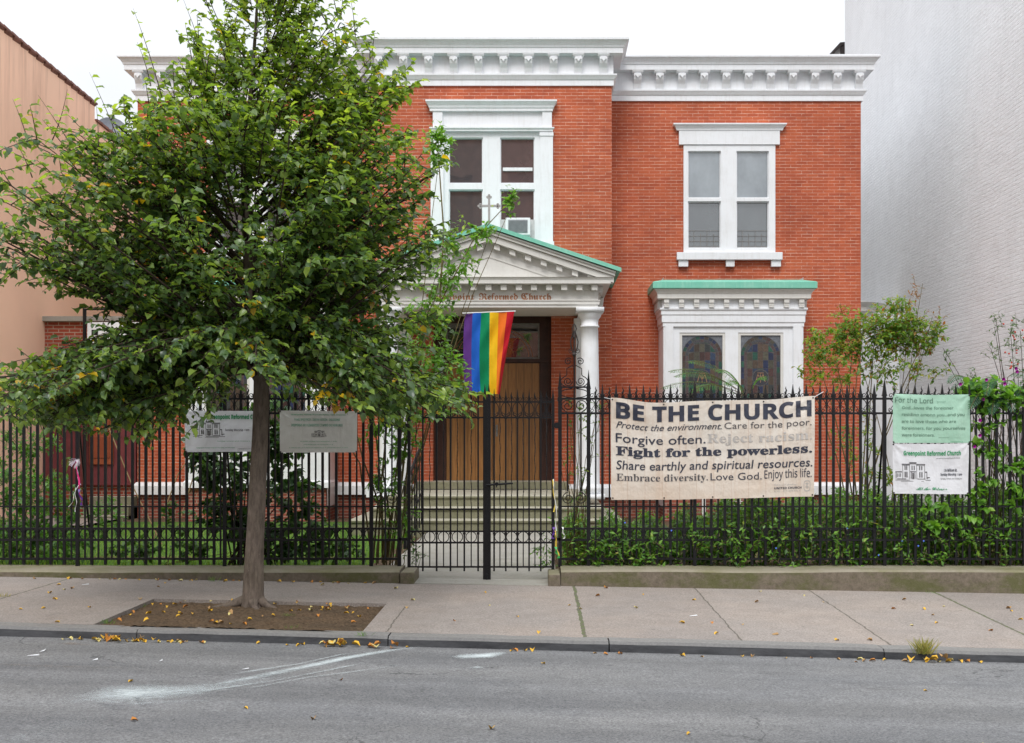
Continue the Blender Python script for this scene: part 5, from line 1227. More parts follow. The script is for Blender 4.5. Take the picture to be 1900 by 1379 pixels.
def twig(a, d, L, nl, s0=.070):
    if not allowed(Vector(a) + Vector(d).normalized()*L - Vector((0,0,.05)), 16): return
    d = Vector(d).normalized(); sag = rt.uniform(.02, .22)*L; b = Vector(a) + d*L; pts = [Vector(a) + d*L*t - Vector((0,0,sag*t*t)) for t in (0,.33,.66,1)]
    twigs.tube(pts, [.0055,.0045,.0035,.0015], 3, cap=False)
    for i in range(nl):
        t = (i+.7)/nl; j = min(2, int(t*3)); q = pts[j].lerp(pts[j+1], t*3-j); side = Vector((d.y, -d.x, 0))*(1 if i % 2 else -1)
        add_leaf(q, d*.6+side*.8, s0*rt.uniform(.6,1.35)*(.86 if a[2] > 5 else 1), rt.random())
NB = 0
bl = [(-1,90),(1,90)]
for i in range(560):
    y = rt.choice([rt.uniform(-60,250), rt.uniform(180,520), rt.uniform(180,620), rt.uniform(300,700), rt.uniform(560,800)])
    sec = i % 11
    if sec in (0, 4): y = rt.uniform(660, 815)
    if sec == 1: y = rt.uniform(230, 520)
    if sec == 2: y = rt.uniform(640, 790)
    if sec == 3: y = rt.uniform(110, 520)
    x0, x1 = envx(y); th = rt.uniform(0, 2*math.pi) if sec > 4 else (rt.uniform(2.3, 4.0) if sec in (0, 1, 4) else rt.uniform(-.9, .9)); rr = rt.uniform(.45, .97)**.75
    cxp = (x0*.5+x1*.5) if y < 100 else 470; half = (x1-cxp) if math.cos(th) > 0 else (cxp-x0); hd = min(half, (x1-x0)*.42)
    tip = Vector((PX(cxp+half*rr*math.cos(th), DT), DT + hd*ut*rr*math.sin(th)*.95, PZ(y, DT) - (.0 if y < 600 else 0)))
    # keep gaps on the thin left shoulder
    if tip.x < PX(170,DT) and 200 < y < 620 and rt.random() < .15: continue
    dist = (Vector((tip.x-tpt(y).x, tip.y-DT))).length/ut
    ys_ = min(705, y + 60 + dist*rt.uniform(.35,.75)); 
    if not allowed(tip, 4): continue
    if y > 620: ys_ = rt.uniform(560, 700)
    st = tpt(ys_); mid = st.lerp(tip, .5) + Vector((rt.gauss(0,.08), rt.gauss(0,.08), (.12 if y < 500 else .30) * min(1, dist/250)*rt.uniform(.2,1)))
    if y < 250: mid = st.lerp(tip, .45) + Vector(((tip.x-st.x)*.2, (tip.y-DT)*.2, -.05))
    pts = [Vector(q) for q in curve3(st, mid, tip, 9)]; L = (tip-st).length; r0 = min(trad(ys_)*.5, .006 + L*.007)
    if i % 4 == 0: limbs.tube(pts, [r0*(1-.85*j/9)+.002 for j in range(10)], 5, cap=False)
    else: limbs.tube(pts[3:], [(r0*(1-.85*j/9)+.002)*.7 for j in range(3, 10)], 4, cap=False)
    nt = int((6 + L*4.2)*(.92 if y < 250 else 1))
    for k_ in range(nt):
        t = rt.uniform(.28, 1) if k_ else 1; j = min(8, int(t*9)); p = pts[j].lerp(pts[j+1], t*9-j); ax = (pts[j+1]-pts[j]).normalized()
        d = ax*rt.uniform(.3,1.1) + Vector((rt.gauss(0,.6), rt.gauss(0,.6), rt.gauss(0,.28)+(.25 if y < 250 else -.05)))
        Lt = rt.uniform(.16,.42); twig(p, d, Lt, int(3+Lt*19))
# free shoots standing up out of the crown
for px_a, py_a, px_b, py_b in ((265,330,240,182),(95,265,75,130),(55,275,18,180),(350,190,335,32),(280,160,272,95),(392,150,368,28),(300,180,290,60),(445,100,415,2),(660,90,655,2),(500,80,497,-20),(180,330,190,200),(640,60,648,5),(235,300,222,180),(150,300,120,210),(340,260,300,130),(60,330,-5,240)):
    a = P(px_a, py_a, DT + rt.uniform(-.6,.6)); b_ = P(px_b, py_b, DT + rt.uniform(-.6,.6)); b_.y = a.y; pts = [Vector(q) for q in curve3(a, a.lerp(b_, .5)+Vector((.03,0,-.02)), b_, 6)]
    twigs.tube(pts, [.006,.005,.005,.004,.003,.002,.001], 4, cap=False)
    for i in range(9):
        t = (i+.5)/9; j = min(5, int(t*6)); q = pts[j].lerp(pts[j+1], t*6-j); add_leaf(q, Vector((1 if i % 2 else -1, rt.gauss(0,.4), .3)), rt.uniform(.05,.085), rt.uniform(.4,.94), .25)
# a few thick named limbs seen through the leaves
for pts, r in (([(484,700),(520,650),(590,610),(680,580)],.038),([(480,660),(430,640),(330,618),(250,640),(150,715),(80,722)],.034),([(476,620),(400,560),(300,480)],.02),
               ([(470,600),(540,520),(640,440),(760,360),(810,340)],.03),([(460,500),(380,400),(300,300)],.022),([(486,690),(530,700),(560,640),(620,540)],.028),([(458,400),(560,280),(650,200),(730,140)],.02),([(484,720),(440,660),(400,640)],.03)):
    dy = rt.uniform(-.5,.5); q = [P(a, b_, DT) + Vector((0, dy*i/len(pts), 0)) for i, (a, b_) in enumerate(pts)]
    sm = []
    for i in range(len(q)-1):
        for t in (0,.34,.67): sm.append(q[i].lerp(q[i+1], t) + Vector((rt.gauss(0,.006),0,rt.gauss(0,.006))))
    sm.append(q[-1]); limbs.tube(sm, [r*(1-.8*i/len(sm)) for i in range(len(sm))], 7, cap=False)
obj('limbs', limbs, M['twig'], tree, smooth=True); obj('twigs', twigs, M['twig'], tree)
LP, LT, LN, LS, LR = map(np.array, (LP, LT, LN, LS, LR))
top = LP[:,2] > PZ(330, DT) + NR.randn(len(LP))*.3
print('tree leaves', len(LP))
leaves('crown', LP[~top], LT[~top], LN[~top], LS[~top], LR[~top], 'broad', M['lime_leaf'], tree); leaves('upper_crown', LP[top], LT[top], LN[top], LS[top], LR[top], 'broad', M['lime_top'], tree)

# ---- generic shrub: stems from a root, twigs and leaves round given clump centres
def shrub(name, root, clumps, label, cat, mat, stem_mat, leaf=(.03,.05), shape='oval', per=90, group=None, r0=.010, seed=1, droop=.1, extra=None, rnd=(0,1), nstem=None):
    """clumps: (px, py, depth, radius_px_x, radius_px_y, radius_depth_m, weight)"""
    rs = random.Random(seed); T = thing(name, tuple(root), label, cat, group); st = MB(); A = [[], [], [], [], []]
    for (cx, cy, D, rx, ry, rd, wgt) in clumps:
        u = D/F; c = P(cx, cy, D); nT = max(1, int(wgt*per/9))
        for s_ in range(nstem or max(1, int(wgt*2))):
            tip = c + Vector((rs.uniform(-.7,.7)*rx*u, rs.uniform(-.7,.7)*rd, rs.uniform(-.3,.8)*ry*u)); rt_ = Vector(root) + Vector((rs.uniform(-.12,.12), rs.uniform(-.1,.1), 0))
            mid = rt_.lerp(tip, .5) + Vector((-(tip.x-rt_.x)*.22 + rs.gauss(0,.04), rs.gauss(0,.04), .05)); pts = curve3(rt_, mid, tip, 9); st.tube([Vector(q)+Vector((rs.gauss(0,.006),0,rs.gauss(0,.005))) for q in pts], [r0*(1-.8*i/9)+.0015 for i in range(10)], 5, cap=False)
        for k_ in range(nT):
            while True:
                q = Vector((rs.uniform(-1,1), rs.uniform(-1,1), rs.uniform(-1,1)))
                if q.length < 1: break
            a = c + Vector((q.x*rx*u, q.y*rd, q.z*ry*u)); d = (q*.5 + Vector((rs.gauss(0,.5), rs.gauss(0,.5), rs.gauss(.1,.45)))).normalized(); L = rs.uniform(.08,.2)
            st.tube([a - d*L*.6, a, a + d*L*.5], [.0025,.002,.001], 3, cap=False)
            for i in range(9):
                p = a + d*L*(i/9-.5); t_ = d*.6 + Vector((rs.gauss(0,.7), rs.gauss(0,.7), rs.gauss(-droop,.45))); nn = Vector((rs.gauss(0,.4), rs.gauss(0,.4)-.25, 1))
                for arr, v in zip(A, (tuple(p), tuple(t_), tuple(nn), rs.uniform(*leaf), rs.uniform(*rnd))): arr.append(v)
    obj('stem', st, stem_mat, T); A = [np.array(a) for a in A]; leaves('foliage', A[0], A[1], A[2], A[3], A[4], shape, mat, T); return T
gz = lambda px, D: zg(PX(px, D), D)
def rootp(px, D): return (PX(px, D), D, zg(PX(px, D), D))
# tall sapling growing up beside the gate, pale shoots in front of the pediment
sap = shrub('garden_sapling', rootp(722, 13.35), [(815,275,13.4,22,38,.15,1.2),(950,380,13.4,12,20,.1,.4),(893,437,13.4,34,14,.12,.6),(845,500,13.4,45,40,.2,1.4),(800,560,13.5,45,50,.25,1.6),(835,450,13.4,16,18,.1,.5),(790,660,13.5,50,60,.3,1.8),(745,800,13.4,40,60,.25,1.4),(720,880,13.3,34,60,.2,1.0),(700,780,13.4,30,60,.2,1.0),(735,950,13.3,40,50,.2,.6),(830,690,13.4,40,50,.2,1.2),(790,760,13.3,50,25,.15,.9)],
      'tall multi-stemmed sapling rising beside the left gate pier to the porch gable', 'sapling', M['vinca'], M['stem'], (.06,.10), 'oval', 250, r0=.008, seed=5, rnd=(.35,.97), nstem=1)
m = LEAF
A = [[],[],[],[],[]]; rs = random.Random(6)
for cx, cy, n_ in ((810,255,46),(946,368,24),(858,425,24)):
    for i in range(n_): 
        for arr, v in zip(A, (tuple(P(cx+rs.gauss(0,9), cy+rs.gauss(0,12), 13.38+rs.gauss(0,.06))), (rs.gauss(0,.8), rs.gauss(0,.6), rs.gauss(.2,.5)), (rs.gauss(0,.5), -.5, 1), rs.uniform(.05,.08), rs.random())): arr.append(v)
leaves('new_shoots', *[np.array(a) for a in A], 'oval', M['bright'], sap)
st = MB()
for pts in ([(690,1045),(676,930),(668,860),(620,780)],[(692,1045),(700,930),(672,850),(655,780)],[(700,1045),(706,900),(715,780),(740,640)],[(710,1045),(708,930),(700,840),(690,760)],[(716,1045),(722,960),(712,880),(722,740),(770,600)],[(718,1040),(705,960),(690,900),(684,820)],[(724,1040),(735,880),(760,700),(815,560),(880,450),(935,385)],[(815,560),(822,430),(812,270)]):
    q = [P(a, b_, 13.35) + Vector((rs.gauss(0,.01), rs.gauss(0,.03), 0)) for a, b_ in pts]; st.tube(q, [.013*(1-.75*i/len(q)) for i in range(len(q))], 6, cap=False)
obj('woody_stem', st, M['stem'], sap)
# dark climber behind the trunk
shrub('climbing_shrub', rootp(440, 13.6), [(420,870,13.6,50,45,.3,2.2),(520,830,13.7,45,50,.3,1.8),(430,960,13.6,60,45,.3,2.4),(540,920,13.6,50,50,.3,1.8),(520,1000,13.5,70,35,.3,1.8),(375,830,13.7,30,40,.25,.9),(600,990,13.5,25,40,.2,.6),(500,770,13.7,40,30,.2,.9)],
      'dark broad-leaved climbing shrub behind the fence, either side of the trunk', 'shrub', M['dark_leaf'], M['twig'], (.075,.12), 'broad', 170, r0=.010, seed=8, nstem=2)
shrub('garden_shrub', rootp(60, 14.6), [(30,900,14.6,60,50,.5,2.2),(90,940,14.4,60,60,.5,2.6),(20,1000,14.0,70,45,.4,2.2),(110,1010,14.0,60,35,.4,1.8),(60,820,15,50,30,.4,.9),(200,960,14.6,30,40,.3,.6)],
      'tangled green garden shrub at the far left behind the fence', 'shrub', M['vinca'], M['stem'], (.05,.09), 'oval', 520, r0=.006, seed=9, nstem=1, rnd=(0,.7))
shrub('ivy_clump', rootp(290, 13.7), [(250,1020,13.5,50,18,.2,1.2),(330,960,13.9,30,40,.3,.5),(340,1020,13.6,60,15,.2,.8),(640,1020,13.6,40,20,.2,.9),(600,1030,13.4,60,12,.2,.6)],
      'low scrambling ivy on the lawn edge left of the tree trunk', 'plant', M['dark_leaf'], M['stem'], (.05,.08), 'broad', 190, r0=.004, seed=12, rnd=(.4,1))
# rose bush with bare green canes and reddish tips, right
shrub('rose_bush', rootp(1585, 14.3), [(1660,600,14.4,52,46,.3,3.2),(1700,625,14.4,52,36,.3,2.4),(1610,630,14.3,60,50,.3,2.6),(1545,640,14.3,50,40,.3,1.5),(1570,600,14.3,25,35,.2,.5),(1640,670,14.3,60,50,.3,1.1),(1540,690,14.2,60,30,.3,.8),(1700,690,14.2,60,25,.2,.5),(1590,820,14.2,50,70,.3,.7),(1640,900,14,60,50,.3,.8),(1510,660,14.2,20,25,.2,.3)],
      'tall airy rose bush with arching canes in front of the church corner', 'bush', M['rose'], M['stem'], (.042,.078), 'oval', 480, r0=.011, seed=14, nstem=1)
shrub('red_shoots', rootp(1660, 14.25), [(1700,540,14.3,12,25,.1,.5),(1690,560,14.3,8,20,.1,.3),(1735,590,14.3,30,18,.15,.35),(1560,560,14.3,12,25,.1,.25),(1720,650,14.2,40,12,.15,.3),(1745,740,14.2,25,15,.1,.2)],
      'thin rose shoots with rust-red young leaves against the white wall', 'plant', M['redtip'], M['stem'], (.025,.04), 'oval', 130, r0=.006, seed=15, nstem=1)
shrub('firethorn', rootp(1905, 14.2), [(1880,620,14.2,28,35,.2,.7),(1850,600,14.2,10,25,.1,.25),(1845,650,14.2,22,22,.15,.35),(1895,680,14.2,25,40,.2,.7),(1760,655,14.1,22,10,.1,.2),(1810,700,14.1,35,12,.1,.3),(1925,600,14.3,30,50,.3,.8)],
      'spiny firethorn with small dark leaves and red berries at the right edge', 'shrub', M['dark_leaf'], M['twig'], (.028,.042), 'oval', 260, r0=.007, seed=16, nstem=2, rnd=(.5,1))
bm_ = MB(); rb = random.Random(3)
for i in range(18):
    c = P(rb.choice((1893,1878,1870,1888,1832+50))+rb.gauss(0,5), rb.choice((625,655,668,600,684))+rb.gauss(0,5), 14.1+rb.gauss(0,.05)); bm_.lathe(c.x, c.y, [(.001,c.z-.012),(.010,c.z-.006),(.012,c.z),(.009,c.z+.008),(.001,c.z+.012)], 7)
obj('berries', bm_, plain('berry_red', (.55,.06,.03), .35), next(o for o in SC.objects if o.name == 'firethorn'))
# morning glory over the far right of the fence
mg = shrub('morning_glory', rootp(1850, 13.15), [(1850,735,12.95,65,30,.22,3.2),(1795,728,13,36,16,.15,1.2),(1830,810,12.92,35,40,.08,.9),(1860,880,12.92,45,50,.1,1.3),(1815,900,12.9,25,30,.06,.5),(1760,960,12.9,60,30,.1,1.0),(1880,960,12.95,40,60,.1,1.0),(1730,940,12.84,35,12,.03,.25),(1900,760,13,30,60,.15,1.2),(1795,960,12.9,40,50,.1,.9)],
      'morning glory with heart-shaped leaves and purple flowers over the far right fence', 'climber', M['vinca'], M['stem'], (.065,.10), 'broad', 110, r0=.004, seed=18, rnd=(.4,.97))
m = MB(); rb = random.Random(5)
for px_a, py_a in ((1885,684),(1887,690),(1830,705),(1862,704),(1864,712),(1872,722),(1881,716),(1782,713),(1824,741),(1818,780),(1818,808),(1808,829)):
    c = P(px_a, py_a, 12.78); vs = [tuple(c+Vector((0,.025,0)))] + [tuple(c + Vector((.019*math.cos(t), -.006+.004*math.sin(5*t), .019*math.sin(t)))) for t in lin(0, 2*math.pi*9/10, 9)]
    m.add(vs, [(0, 1+i, 1+(i+1) % 10) for i in range(10)])
obj('flowers', m, plain('magenta_petal', (.36,.02,.30), .5), mg)
# ground cover mass along the right fence
A = [[],[],[],[],[]]; rs = random.Random(30); vine = MB()
for i in range(4800):
    px_a = rs.uniform(1045, 1990); D = rs.uniform(12.80, 13.9) if rs.random() < .35 else rs.uniform(12.98, 14.6); f_ = .5+.5*math.sin(px_a*.021)*math.sin(px_a*.0073+1)
    zt = .50 + .26*f_ + (.16 if px_a > 1250 else 0) + (.12 if px_a > 1500 else 0) + .1*math.sin(px_a*.09); z = .14 + (zt-.14)*rs.random()**.8
    if D < 12.97: z = rs.uniform(.2, .2 + (zt-.2)*.75)
    a = Vector((PX(px_a, D), D, z)); d = Vector((rs.gauss(0,.6), rs.gauss(-.2,.4), rs.gauss(.55,.5))).normalized(); L = rs.uniform(.12,.28)
    vine.tube([a - d*L*.6, a, a + d*L*.5], [.003,.002,.001], 3, cap=False)
    for j in range(9):
        for arr, v in zip(A, (tuple(a + d*L*(j/9-.5)), tuple(d*.5 + Vector((rs.gauss(0,.7), rs.gauss(0,.6), rs.gauss(0,.4)))), (rs.gauss(0,.4), rs.gauss(-.35,.4), 1), rs.uniform(.04,.075), rs.random())): arr.append(v)
gc = leaves('ground_cover', *[np.array(a) for a in A], 'oval', M['vinca'], None, label='dense leafy ground cover filling the bed behind the right fence', cat='ground cover', kind='stuff'); obj('vines', vine, M['stem'], gc)
m = MB()
for i in range(9):
    c = P(rs.uniform(1150,1880), rs.uniform(965,1035), 12.84); m.add([tuple(c + Vector((.010*math.cos(t), 0, .010*math.sin(t)))) for t in lin(0, 2*math.pi*4/5, 4)], [(0,1,2,3,4)])
obj('blue_flowers', m, plain('blue_petal', (.10,.20,.75), .5), gc)
shrub('gate_weed', rootp(1018, 13.1), [(1015,1030,13.0,24,24,.12,.9),(1020,980,13.1,18,30,.12,.3),(1005,1040,12.9,18,12,.08,.3)], 'small green weed growing at the foot of the right gate hinge', 'plant', M['vinca'], M['stem'], (.03,.06), 'oval', 100, r0=.004, seed=22)
shrub('gate_weed', rootp(760, 13.2), [(765,1000,13.2,18,45,.15,.8),(775,1030,13.1,14,22,.12,.5)], 'small green weed growing at the foot of the left gate hinge', 'plant', M['dark_leaf'], M['stem'], (.03,.06), 'oval', 90, r0=.004, seed=23, rnd=(.4,1))
shrub('pier_climber', rootp(1066, 13.1), [(1062,760,13,26,25,.08,.5),(1075,800,13,34,30,.08,.6),(1090,770,12.95,30,30,.08,.5),(1060,880,13,26,50,.1,.6),(1085,900,13,20,50,.1,.5),(1105,860,13.05,10,60,.08,.3),(1115,760,12.95,12,16,.05,.25),(1040,830,12.95,14,30,.06,.2),(1070,960,13,26,26,.1,.5)],
      'thin climber with small pale leaves threading the right gate pier', 'climber', M['rose'], M['stem'], (.035,.055), 'oval', 80, r0=.005, seed=24, rnd=(0,.8), nstem=2)
# feathery fronds
def frond(st, A, base, tip, nleaf, w_, rs, droop=.2):
    pts = [Vector(q) for q in curve3(base, Vector(base).lerp(Vector(tip), .55) + Vector((0,0,droop)), tip, 10)]; st.tube(pts, [.004*(1-.7*i/10)+.001 for i in range(11)], 4, cap=False)
    for i in range(nleaf):
        t = .12 + .88*(i/nleaf); j = min(9, int(t*10)); p = pts[j].lerp(pts[j+1], t*10-j); ax = (pts[j+1]-pts[j]).normalized(); sd = ax.cross(Vector((0,-.5,1))).normalized(); pw = w_*math.sin(math.pi*min(1, t*.85+.12))
        for s in (-1, 1):
            q = p; dd = (sd*s*.9 + ax*.55 + Vector((0,0,-.25))).normalized()
            for k_ in range(10):
                qq = p + dd*pw*(k_+.5)/10
                for s2 in (-1, 1):
                    for arr, v in zip(A, (tuple(qq), tuple((ax*s2*.9 + dd*.6)), (rs.gauss(0,.1), -.4, 1), .020+.010*rs.random(), rs.random())): arr.append(v)
def frond_plant(name, root, list_, label, mat, seed):
    rs = random.Random(seed); T = thing(name, tuple(root), label, 'plant'); st = MB(); A = [[],[],[],[],[]]
    for (a, b_, c, d, D, w_) in list_:
        base, tip = P(a, b_, D+.15), P(c, d, D-.1); st.tube([Vector(root), Vector(root).lerp(base, .6)+Vector((0,0,.1)), base], [.008,.006,.004], 5, cap=False); frond(st, A, base, tip, 16, w_, rs)
    obj('stem', st, M['stem'], T); leaves('fronds', *[np.array(a) for a in A], 'fern', mat, T)
frond_plant('silk_tree_seedling', rootp(1400, 13.6), [(1375,730,1225,722,13.5,.11),(1372,725,1240,690,13.6,.12),(1380,722,1275,672,13.5,.12),(1380,728,1330,690,13.5,.10),(1390,735,1420,705,13.6,.09),(1372,735,1280,728,13.4,.1),(1365,722,1250,700,13.55,.1),(1380,735,1350,715,13.4,.1)], 'feathery pale green fronds arching over the big banner', M['frond'], 3)
frond_plant('silk_tree_seedling', rootp(1830, 13.3), [(1840,720,1765,725,13,.10),(1840,730,1800,760,12.85,.10),(1860,710,1900,742,12.9,.13),(1850,725,1880,765,12.85,.12),(1845,705,1830,735,12.8,.09),(1870,700,1925,715,12.9,.13),(1850,735,1840,770,12.85,.10),(1800,715,1760,712,13,.08)], 'blue-green feathery fronds spilling over the far right fence rail', M['bluefrond'], 4)
frond_plant('fern', rootp(40, 14.8), [(60,860,20,775,14.8,.14),(60,860,90,790,14.8,.14),(50,860,0,800,14.8,.14),(120,900,125,850,14.2,.08),(120,910,100,880,14.2,.08)], 'tall yellow-green fern fronds behind the far left fence', M['frond'], 5)
# dead twining vine and drainpipe-like black stem at the left garden
m = MB()
for pts in ([(285,1000),(330,880),(400,780)],[(300,1010),(245,900),(200,790)],[(330,980),(360,880),(372,790)]):
    m.tube([P(a, b_, 15.5) for a, b_ in pts], .008, 5, cap=False)
obj('dry_vine', m, plain('dry_vine_stem', (.30,.20,.10), .9), None, label='dry tan vine stems twining up before the maroon panels', cat='vine')

# ---- lawn
A = [[],[],[],[],[]]; rs = random.Random(40)
for i in range(15000):
    D = 13.3 + 7.5*rs.random()**1.3; x = rs.uniform(-9.4, -2.0) if rs.random() < .8 else rs.uniform(.3, 8)
    if x > .3 and D < 14.5: continue
    z = zg(x, D)
    for arr, v in zip(A, ((x, D, z-.005), (rs.gauss(0,.35), rs.gauss(0,.35), 1), (rs.gauss(0,1), -1, .2), rs.uniform(.05,.13), rs.random())): arr.append(v)
leaves('lawn_grass', *[np.array(a) for a in A], 'blade', M['grass'], None, label='bright green lawn grass between the fence and the church', cat='grass', kind='stuff')
sheet('lawn', lin(-9.6, -1.95, 40), lin(13.5, 22, 24), lambda x, y: zg(x, y)+.006+.004*math.sin(x*7)*math.sin(y*5), plain('turf', (.055,.12,.018), .95, .2, .35, 9))
# tufts and weeds on the pavement edge
def tuft(px_a, py_a, D, n_, h, label, mat, name='grass_tuft'):
    A = [[],[],[],[],[]]; rs = random.Random(int(px_a)); c = P(px_a, py_a, D)
    for i in range(n_):
        a = rs.uniform(0, 6.28); 
        for arr, v in zip(A, ((c.x+rs.gauss(0,.03), c.y+rs.gauss(0,.02), c.z-.01), (math.cos(a)*rs.uniform(.2,1.1), math.sin(a)*.6, 1), (math.cos(a+1.5), math.sin(a+1.5), .3), h*rs.uniform(.5,1.1), rs.random())): arr.append(v)
    leaves(name, *[np.array(a) for a in A], 'blade', mat, None, label=label, cat='weed')
tuft(1715, 1211, 9.33, 150, .15, 'dry yellow-green grass tuft on the kerb at the right', M['dry']); tuft(4, 1116, 11.0, 90, .11, 'dry grass tuft on the pavement at the far left edge', M['dry'])
tuft(262, 1127, 10.75, 60, .05, 'short green weed at the back left corner of the tree pit', M['vinca'], 'weed'); tuft(200, 1155, 9.62, 40, .05, 'short green weed at the front left corner of the tree pit', M['vinca'], 'weed')
tuft(537, 1141, 10.1, 40, .035, 'tiny green weed in the soil right of the trunk', M['vinca'], 'weed'); tuft(1725, 1101, 12.42, 24, .05, 'tiny green weed at the foot of the right plinth', M['vinca'], 'weed'); tuft(395, 1077, 12.4, 30, .07, 'small leafy weed at the foot of the left plinth', M['vinca'], 'weed')
tuft(543, 1163, 9.5, 30, .035, 'tiny green weed on the kerb edge below the trunk', M['vinca'], 'weed'); tuft(670, 1178, 9.36, 40, .05, 'green weed among the leaves in the gutter joint', M['vinca'], 'weed')

# ---- fallen leaves: each one a curled leaf of its own
def one_leaf(seed):
    rs = random.Random(seed); tv = [Vector(v) for v in LEAF['broad'][0]]; m = MB(); cu = rs.uniform(.15,.5)
    m.add([(v.x, v.y-.5, .10 + v.z*1.2 + cu*abs(v.x)*rs.uniform(.6,1.2) + cu*.5*(v.y-.5)**2) for v in tv], LEAF['broad'][1]); return m
fl_m = [plain('fallen_leaf_yellow', (.62,.36,.03), .6, .4, .3, 40), plain('fallen_leaf_orange', (.48,.19,.03), .6, .4, .3, 40), plain('fallen_leaf_tan', (.40,.24,.10), .7, .3, .3, 40), plain('fallen_leaf_pale', (.62,.52,.20), .6, .4, .3, 40)]
protos = []
for i in range(8):
    o = obj('fallen_leaf', one_leaf(i), fl_m[i % 4], smooth=True, group='fallen leaves on the pavement and road'); protos.append(o)
used = set(); rs = random.Random(77); first = list(range(8))
lab = {'road': 'small fallen yellow or brown leaf lying on the asphalt or against the kerb', 'pave': 'small fallen yellow or brown leaf lying on the concrete pavement', 'pit': 'small fallen yellow or brown leaf lying on the soil of the tree pit'}
def drop(x, y, z, where, s=None, k_=None):
    i = first.pop() if first else rs.choice((0,0,4,4,3,7,1,5,2)); o = protos[i]
    if i in used: o = o.copy(); SC.collection.objects.link(o)
    used.add(i); o.location = (x, y, z); q = s or rs.uniform(.026,.056); o.scale = (q, q, q); o.rotation_euler = (rs.gauss(0,.18), rs.gauss(0,.18), rs.uniform(0, 6.28)); o['label'] = lab[where]; o['category'] = 'leaf'; o['group'] = {'road':'fallen leaves on the road','pave':'fallen leaves on the pavement','pit':'fallen leaves in the tree pit'}[where]
zsurf = lambda x, y: zr(x, y) if y < 9.34 else zs(x, y)
for i in range(66):                                     # gutter line
    x = rs.choice((rs.uniform(-4.6,4.3), rs.uniform(-.8,3.6), rs.uniform(-3.7,-2.6))); y = 9.34 - abs(rs.gauss(0,.05)) - .02; drop(x, y, zr(x, y), 'road')
for cx, cy, n_ in ((-3.25,9.28,12),(-1.45,9.30,14),(3.0,9.28,7)):
    for i in range(n_): x = cx + rs.gauss(0,.14); y = cy - abs(rs.gauss(0,.035)); drop(x, y, zr(x, y) + rs.uniform(0,.03), 'road', rs.uniform(.05,.085))
for i in range(14): x, y = rs.uniform(-4,4), rs.uniform(6.6,9.1); drop(x, y, zr(x, y), 'road')
for i in range(62):
    x, y = rs.uniform(-5.2,5.2), rs.uniform(9.6,12.4)
    if -3.6 < x < -1.43 and y < 11.05: continue
    drop(x, y, zs(x, y), 'pave')
for i in range(34): x = rs.uniform(-5.4,-1.6); y = 12.44 - abs(rs.gauss(0,.05)); drop(x, y, zs(x, y), 'pave')
for i in range(46): x, y = rs.uniform(-3.5,-1.5), rs.uniform(9.65,11.0); drop(x, y, zs(x, y)+.012, 'pit')
for i in range(12): x, y = rs.gauss(-1.75,.13), rs.gauss(10.65,.09); drop(x, y, zs(x, y)+.014, 'pit')
# bits of litter
def litter(px_a, py_a, D, w_, h_, label, mat=None):
    m = MB(); c = P(px_a, py_a, D); z = zsurf(c.x, c.y) + .004; y = c.y
    m.add([(c.x-w_/2, y, z), (c.x+w_/2, y+.01, z+.004), (c.x+w_/2-.004, y+h_, z+.012), (c.x, y+h_*1.1, z+.006), (c.x-w_/2, y+h_, z)], [(0,1,2,3,4)])
    o = obj('paper_scrap', m, mat or M['white'], label=label, cat='litter'); s_ = o.modifiers.new('t', 'SOLIDIFY'); s_.thickness = .002
def dpt(py, z=-.06): return (EYE - z)*F/(py - VY)
litter(61, 1209, dpt(1209,.06), .085, .012, 'thin white strip of paper on the road at the far left'); litter(77, 1201, dpt(1201,.06), .03, .05, 'small pinkish-white scrap on the road at the left'); litter(176, 1219, dpt(1219,.04), .035, .02, 'small white fleck on the road below the tree pit')
litter(1287, 1141, dpt(1141,.0), .07, .012, 'thin white straw wrapper on the right pavement'); litter(158, 1089, dpt(1089,.1), .07, .01, 'thin white wire on the left pavement'); litter(455, 1245, dpt(1245,-.02), .05, .01, 'white fleck beside the chalky streak'); litter(298, 1228, dpt(1228,.0), .02, .02, 'round white speck on the road at left'); litter(1440,1180, dpt(1180,-.05), .05, .05, 'reddish-brown scrap by the kerb at the right', fl_m[2])

